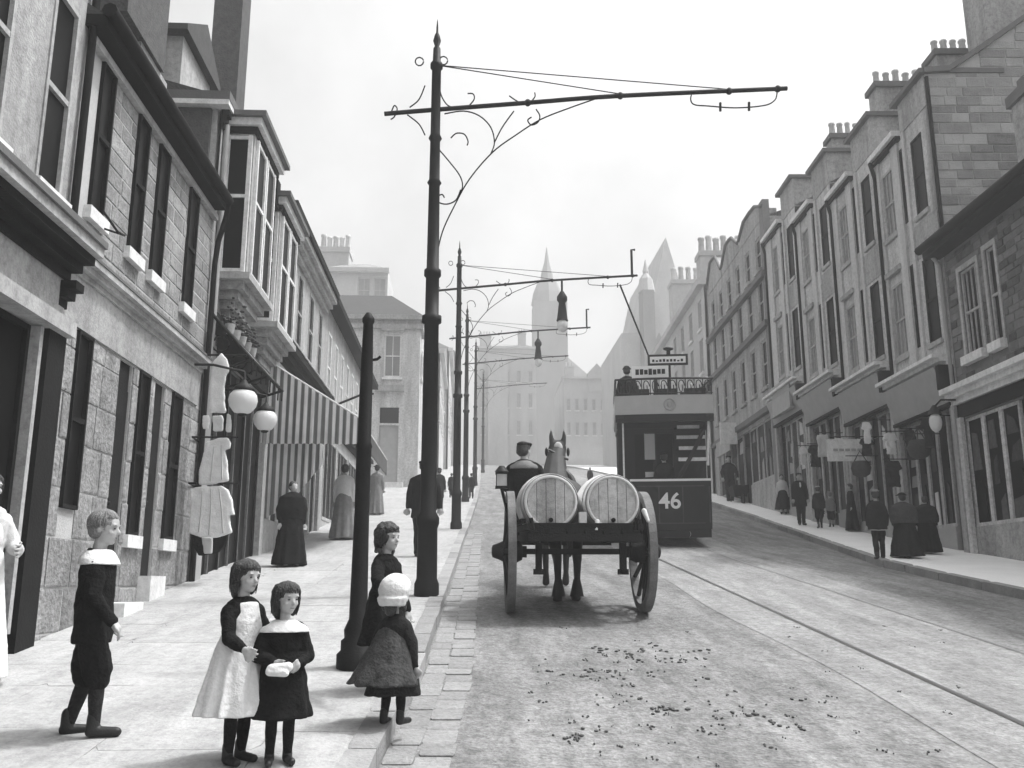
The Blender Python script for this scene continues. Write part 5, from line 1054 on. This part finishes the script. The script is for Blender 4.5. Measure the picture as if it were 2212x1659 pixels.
            m_.loft([(o.x, o.y, o.z+(1-hd*.95)*H, .05*H, .05*H), (o.x, o.y, o.z+(shz)*H, .14*H*fat, .095*H*fat), (o.x, o.y-.01*H, o.z+(shz-.14)*H, .165*H*fat, .12*H*fat, .6), (o.x, o.y-.02*H, o.z+(shz-.27)*H, .15*H*fat, .11*H*fat, 1)], 36, 8, .05)
        elif kind == 'cape':
            rg = []
            for i in range(8): f = i/7; rg.append((o.x-.05*f*H, o.y-.05*f*H, o.z+(shz+.03+(ar[0]-shz-.03)*f)*H, (.06+(ar[1]-.06)*f)*H, (.055+(ar[1]*.8-.055)*f)*H, f))
            m_.loft(rg, 40, 7, .05)
        elif kind == 'belt': m_.loft([(o.x, o.y, o.z+(ar[0]-.012)*H, .112*H, .092*H), (o.x, o.y, o.z+(ar[0]+.012)*H, .112*H, .092*H)], 28)
        elif kind == 'shirt_front': m_.ell(A(up_(0, .055, shz-.06)), (.03*H, .04*H, .08*H), 12, 8)
        if kind == 'cap': E_(m_, (0, -.02, .36), (.46, .5, .14)); m_.cap(HP(-.15, .42, .3), .06*h, HP(.15, .42, .3), .06*h)
        if kind == 'bonnet':
            E_(m_, (0, -.1, .1), (.52, .53, .5)); E_(m_, (0, .02, .22), (.5, .48, .42))
            m_.loft([(HP(0, -.2, 0).x, HP(0, -.2, 0).y, HP(0, 0, -.42).z, .42*h, .4*h, 1), (HP(0, -.2, 0).x, HP(0, -.2, 0).y, HP(0, 0, -.15).z, .5*h, .48*h, 1)], 30, 9, .05)
        if kind == 'bowler': E_(m_, (0, -.02, .36), (.38, .42, .3)); m_.loft([(HP(0, 0, 0).x, HP(0, 0, 0).y, HP(0, 0, .26).z, .5*h, .55*h), (HP(0, 0, 0).x, HP(0, 0, 0).y, HP(0, 0, .31).z, .5*h, .55*h)], 28)
        if kind == 'hat': m_.loft([(HP(0, 0, 0).x, HP(0, 0, 0).y, HP(0, 0, .3).z, .7*h, .7*h), (HP(0, 0, 0).x, HP(0, 0, 0).y, HP(0, 0, .36).z, .68*h, .68*h)], 28); E_(m_, (0, -.02, .42), (.38, .4, .22))
        if m_.v: m_.build(kind, mt, root, rem=rv, crumple=(.11 if near else .14, (.014 if mt == WH else .026) if kind not in ('collar', 'boots', 'stockings', 'belt', 'bowler', 'hat') else .006))
    root.rotation_euler = (0, 0, face); return root, J
def face_to(dx_, dy_): return math.atan2(-dx_, dy_)
def foot(u, v, h=PAV): p = atG(u, v, h); return V3((p.x, p.y, zt(p.y)+h))
def H_of(pos, u, vtop): return atY(u, vtop, pos.y).z-pos.z
BK, DK, WH = 'cloth_black', 'cloth_dark', 'cloth_white'
# children in the foreground
p = foot(178, 1590); person('person', 'fair-haired boy in dark knee breeches suit with broad white collar, standing sideways', p, H_of(p, 215, 1103), face_to(.97, .25), .158, (((.12, .0, -1), (.0, .45, -.9)), ((.12, .05, -1), (.0, .6, -.8))),
    [('jacket', BK, .4), ('breeches', BK), ('stockings', DK), ('boots', 'leather'), ('collar', WH)], ('hair_fair', 'short'), -.25, -.1, True, stance=(-.07, .05))
p = foot(505, 1648); person('person', 'girl in long white pinafore over dark sleeves, beside a girl in black', p, H_of(p, 535, 1210), face_to(.75, -.66), .165, (((.3, .1, -1), (-.1, .75, -.6)), ((.1, .35, -1), (.0, .95, -.35))),
    [('dress', BK, .32, .13), ('pinafore', WH, .235, .215), ('stockings', BK), ('boots', 'leather')], ('hair_dark', 'bob'), .15, -.1, True, stance=(-.02, .02))
p = foot(600, 1650); person('person', 'small girl in black coat with white fur collar holding a white muff', p, H_of(p, 605, 1258), face_to(.3, -.95), .18, (((.25, .15, -1), (-.45, .8, -.25)), ((.3, .15, -1), (-.55, .8, -.2))),
    [('coat', BK, .25, .175), ('stockings', BK), ('boots', 'leather'), ('collar', WH, 1.07)], ('hair_dark', 'bob'), .45, -.12, True, stance=(0, .02))
q = p+V3((.03, -.17, .525*H_of(p, 605, 1258))); mb = MB(); mb.cap(q+V3((-.05, 0, 0)), .03, q+V3((.03, 0, .012)), .026); mb.cap(q+V3((-.06, -.01, -.01)), .022, q+V3((.02, -.02, -.016)), .02); tag(mb.build('muff', 'cloth_white', None, q, rem=.006), 'white fur muff in the hands of the girl in black coat', 'muff')
yb_ = 6.55; x_ = atY(836, 1150, yb_).x; p = V3((x_, yb_, zt(yb_)+PAV)); person('person', 'curly-haired girl in black dress standing by the iron post', p, H_of(p, 838, 1132), face_to(.85, -.5), .165, (((.25, .1, -1), (.1, .3, -1)), ((.55, .5, -.75), (.5, .8, -.2))),
    [('dress', BK, .27, .17), ('stockings', BK), ('boots', 'leather')], ('hair_dark', 'curly'), .0, -.05, True, stance=(0, .02))
p = foot(846, 1566); person('person', 'toddler in white bonnet and dark caped coat seen from behind', p, H_of(p, 865, 1246), face_to(.45, .9), .22, (((.3, .05, -1), (.15, .1, -1)), ((.3, .05, -1), (.15, .1, -1))),
    [('coat', DK, .2, .2), ('cape', 'cloth_mid', .27, .26), ('stockings', BK), ('boots', 'leather'), ('bonnet', WH)], ('hair_dark', 'bob'), .1, 0, True, stance=(-.02, .03))
p = V3((-3.42, 6.75, zt(6.75)+PAV)); person('person', 'woman in long white apron and white blouse at the dark shopfront', p, H_of(p, 5, 1022), face_to(.8, -.6), .14, (((.3, .1, -1), (-.3, .8, -.1)), ((.3, .1, -1), (-.3, .8, -.1))),
    [('dress', 'cloth_pale', .02, .15), ('apron', WH, .04)], ('hair_dark', 'bun'), .2, 0, True, cat='person')
# people further along the left pavement
p = foot(913, 1203); person('person', 'man in belted black uniform behind the tall tram pole', p, H_of(p, 915, 995), face_to(0, 1), .135, ((( .22, 0, -1), (.1, .05, -1)), ((.22, 0, -1), (.1, .05, -1))), [('jacket', BK, .40), ('trousers', BK), ('boots', 'leather'), ('belt', 'cloth_pale', .53), ('cap', BK)], ('hair_dark', 'short'), fat=1.15)
p = foot(948, 1102); person('person', 'man in dark coat walking up the pavement past the second tram pole', p, H_of(p, 948, 1012), face_to(.1, 1), .135, wear=[('coat', BK, .3, .12), ('trousers', BK), ('boots', 'leather'), ('bowler', BK)], stance=(-.06, .06), hair=('hair_dark', 'short'))
p = foot(1018, 1077); person('person', 'distant man by the kerb below the third tram pole', p, H_of(p, 1018, 1022), face_to(.1, 1), .135, wear=[('jacket', BK), ('trousers', DK), ('boots', 'leather'), ('cap', BK)], stance=(-.05, .05), hair=('hair_dark', 'short'))
p = foot(625, 1224); person('person', 'woman in long black dress standing under the striped awning', p, H_of(p, 630, 1040), face_to(.5, -.8), .135, wear=[('dress', BK, .02, .2), ('shawl', BK)], hair=('hair_dark', 'bun'), fat=1.15)
p = foot(740, 1166); person('person', 'woman in white blouse and long grey skirt beyond the awning', p, H_of(p, 745, 1003), face_to(.2, 1), .135, wear=[('jacket', WH, .5), ('skirt', 'cloth_grey', .02, .18)], hair=('hair_dark', 'bun'))
p = foot(812, 1112); person('person', 'woman in grey with dark hat half hidden by the iron post', p, H_of(p, 808, 1005), face_to(.2, 1), .135, wear=[('jacket', 'cloth_grey', .5), ('skirt', 'cloth_grey', .02, .17), ('hat', DK)], hair=('hair_dark', 'bun'))
# right-hand pavement
def rfoot(u, v, lim=.25):
    p = atG(u, v, PAV); xm = RO+RS*p.y-lim
    if p.x > xm:
        d = ray(u, v); y_ = p.y*xm/p.x; p = V3((xm, y_, 0))
    return V3((p.x, p.y, zt(p.y)+PAV))
p = rfoot(1902, 1208); person('person', 'boy in dark coat with pale belt and grey cap, walking past the shops', p, H_of(p, 1890, 1058), face_to(.25, 1), .15, wear=[('coat', DK, .42, .14), ('trousers', BK), ('boots', 'leather'), ('belt', 'cloth_pale', .42), ('cap', 'cloth_grey')], stance=(-.06, .06), hair=('hair_dark', 'short'))
p = rfoot(1960, 1205); person('person', 'stout woman in wide dark dress, grey shawl and hat passing the shops', p, H_of(p, 1960, 1066), face_to(.0, 1), .14, wear=[('dress', DK, .02, .25), ('shawl', 'cloth_mid'), ('hat', BK)], hair=('hair_dark', 'bun'), fat=1.4)
p = rfoot(2008, 1196); person('person', 'second woman in black shawl closer to the shop windows', p, H_of(p, 2005, 1072), face_to(.3, 1), .14, wear=[('dress', BK, .02, .22), ('shawl', DK)], hair=('hair_dark', 'bun'), fat=1.25)
p = rfoot(1842, 1137); person('person', 'person in dark clothes standing against the second house doorway', p, H_of(p, 1842, 1045), face_to(-.9, .2), .14, wear=[('dress', BK, .02, .17)], hair=('hair_dark', 'bun'))
p = rfoot(1772, 1141); person('person', 'child in dark jacket hurrying beside a smaller child', p, H_of(p, 1768, 1050), face_to(.2, 1), .15, wear=[('jacket', DK), ('breeches', BK), ('stockings', BK), ('boots', 'leather'), ('cap', 'cloth_pale')], stance=(-.1, .1), hair=('hair_dark', 'short'))
p = rfoot(1797, 1138); person('person', 'smaller child in grey jacket beside the hurrying child', p, H_of(p, 1797, 1062), face_to(.2, 1), .165, wear=[('jacket', 'cloth_grey'), ('breeches', DK), ('stockings', 'cloth_grey'), ('boots', 'leather')], stance=(-.05, .05), hair=('hair_fair', 'short'))
p = rfoot(1732, 1135); person('person', 'man in open black suit showing white shirt, walking down the pavement', p, H_of(p, 1732, 1022), face_to(-.1, -1), .135, wear=[('coat', BK, .36, .12), ('shirt_front', WH), ('trousers', BK), ('boots', 'leather'), ('cap', DK)], stance=(-.04, .05), hair=('hair_dark', 'short'))
p = rfoot(1692, 1098); person('person', 'woman in pale blouse and black skirt past the man in black suit', p, H_of(p, 1692, 1025), face_to(-.2, -1), .14, wear=[('jacket', 'cloth_pale', .5), ('skirt', BK, .12, .2), ('stockings', 'cloth_pale'), ('boots', 'leather')], hair=('hair_dark', 'bun'))
p = foot(1578, 1088, 0); person('person', 'man in black in the roadway pushing a wheelbarrow', p, H_of(p, 1572, 985), face_to(-.1, -1), .135, (((.35, .25, -1), (.0, .55, -1)), ((.35, .25, -1), (.0, .55, -1))), [('jacket', BK), ('trousers', BK), ('boots', 'leather'), ('cap', DK)], ('hair_dark', 'short'), stance=(-.08, .06))
wb_ = p+V3((.1, -.75, 0)); wb_.z = zt(wb_.y); e = empty('wheelbarrow', wb_, 'dark wooden wheelbarrow pushed by the man in the roadway', 'wheelbarrow')
mb = MB(); mb.hexa([wb_+V3(q) for q in ((-.22, -.35, .3), (.22, -.35, .3), (.2, .3, .35), (-.2, .3, .35), (-.36, -.5, .72), (.36, -.5, .72), (.32, .36, .66), (-.32, .36, .66))]); mb.build('tray', 'cart_wood', e)
MB().lathe([(.1, -.03), (.2, -.03), (.2, .03), (.1, .03), (.03, .06)], wb_+V3((0, -.6, .2)), 16, 'x').build('wheel', 'cart_wood', e)
for s_ in (-1, 1): MB().tube([wb_+V3((s_*.05, -.6, .2)), wb_+V3((s_*.22, .3, .4)), wb_+V3((s_*.26, .8, .72))], .025, 6).build('handle', 'cart_wood', e); MB().tube([wb_+V3((s_*.2, .25, .38)), wb_+V3((s_*.22, .3, .01))], .025, 6).build('leg', 'cart_wood', e)
p = rfoot(1945, 1150); bq = V3((p.x-.0, p.y-.3, zt(p.y-.3)+PAV))
# carter on the seat board
p = V3((xC-.56, yC+.66, zC+1.16)); Hd = 1.62; hipz = (.61-.85*.135)*Hd
person('person', 'carter in dark coat and flat cap sitting on the barrel cart', V3((p.x, p.y, p.z-hipz+.09)), Hd, face_to(.15, 1), .135, (((.2, .3, -1), (-.2, .95, -.1)), ((.2, .3, -1), (-.2, .95, -.1))), [('jacket', BK), ('trousers', DK), ('boots', 'leather'), ('cap', DK), ('collar', 'cloth_grey')], ('hair_dark', 'short'), turn=-.6, sit=True, fat=1.12)
# tram crew and passenger
p = V3((xT+.12, yT+.62, zT+.52)); person('person', 'tram conductor in dark uniform standing on the rear platform', p, 1.62, face_to(0, 1), .135, wear=[('jacket', DK), ('trousers', BK), ('boots', 'leather'), ('cap', BK)], hair=('hair_dark', 'short'))
p = V3((xT-.62, yT+.95, zT+3.32-.80+.09)); person('person', 'passenger in dark hat sitting on the tram top deck', p, 1.62, face_to(.2, 1), .135, wear=[('coat', BK, .45, .14), ('trousers', BK), ('boots', 'leather'), ('bowler', BK)], hair=('hair_dark', 'short'), sit=True)
# far figures in the haze at the top of the street
for k, (u, v, vt, lab) in enumerate(((975, 1075, 1022, 'hazy figure on the far pavement beside the second tram pole'), (1275, 1052, 1010, 'hazy figure in the far road between horse and tram'))):
    p = foot(u, v, 0 if k else PAV); person('person', lab, p, min(1.75, H_of(p, u, vt)), face_to(0, 1), .135, wear=[('coat', BK, .3, .13), ('trousers', BK), ('boots', 'leather')], hair=('hair_dark', 'short'))
# ------------------------------------------------------------------ haze over the whole street
hm = bpy.data.materials.new('haze'); hm.use_nodes = True; t_ = hm.node_tree; t_.nodes.clear()
ou = t_.nodes.new('ShaderNodeOutputMaterial'); pv = t_.nodes.new('ShaderNodeVolumePrincipled'); pv.inputs['Color'].default_value = (.97, .97, .97, 1); pv.inputs['Density'].default_value = .0036; pv.inputs['Anisotropy'].default_value = .1
t_.links.new(pv.outputs[0], ou.inputs['Volume']); MATS['haze'] = hm
hb = MB().box(-950, 950, -66, 1400, zt(-60)-1.5, 75).build('haze', 'haze'); tag(hb, 'pale smoky haze filling the street', 'haze', kind='stuff')
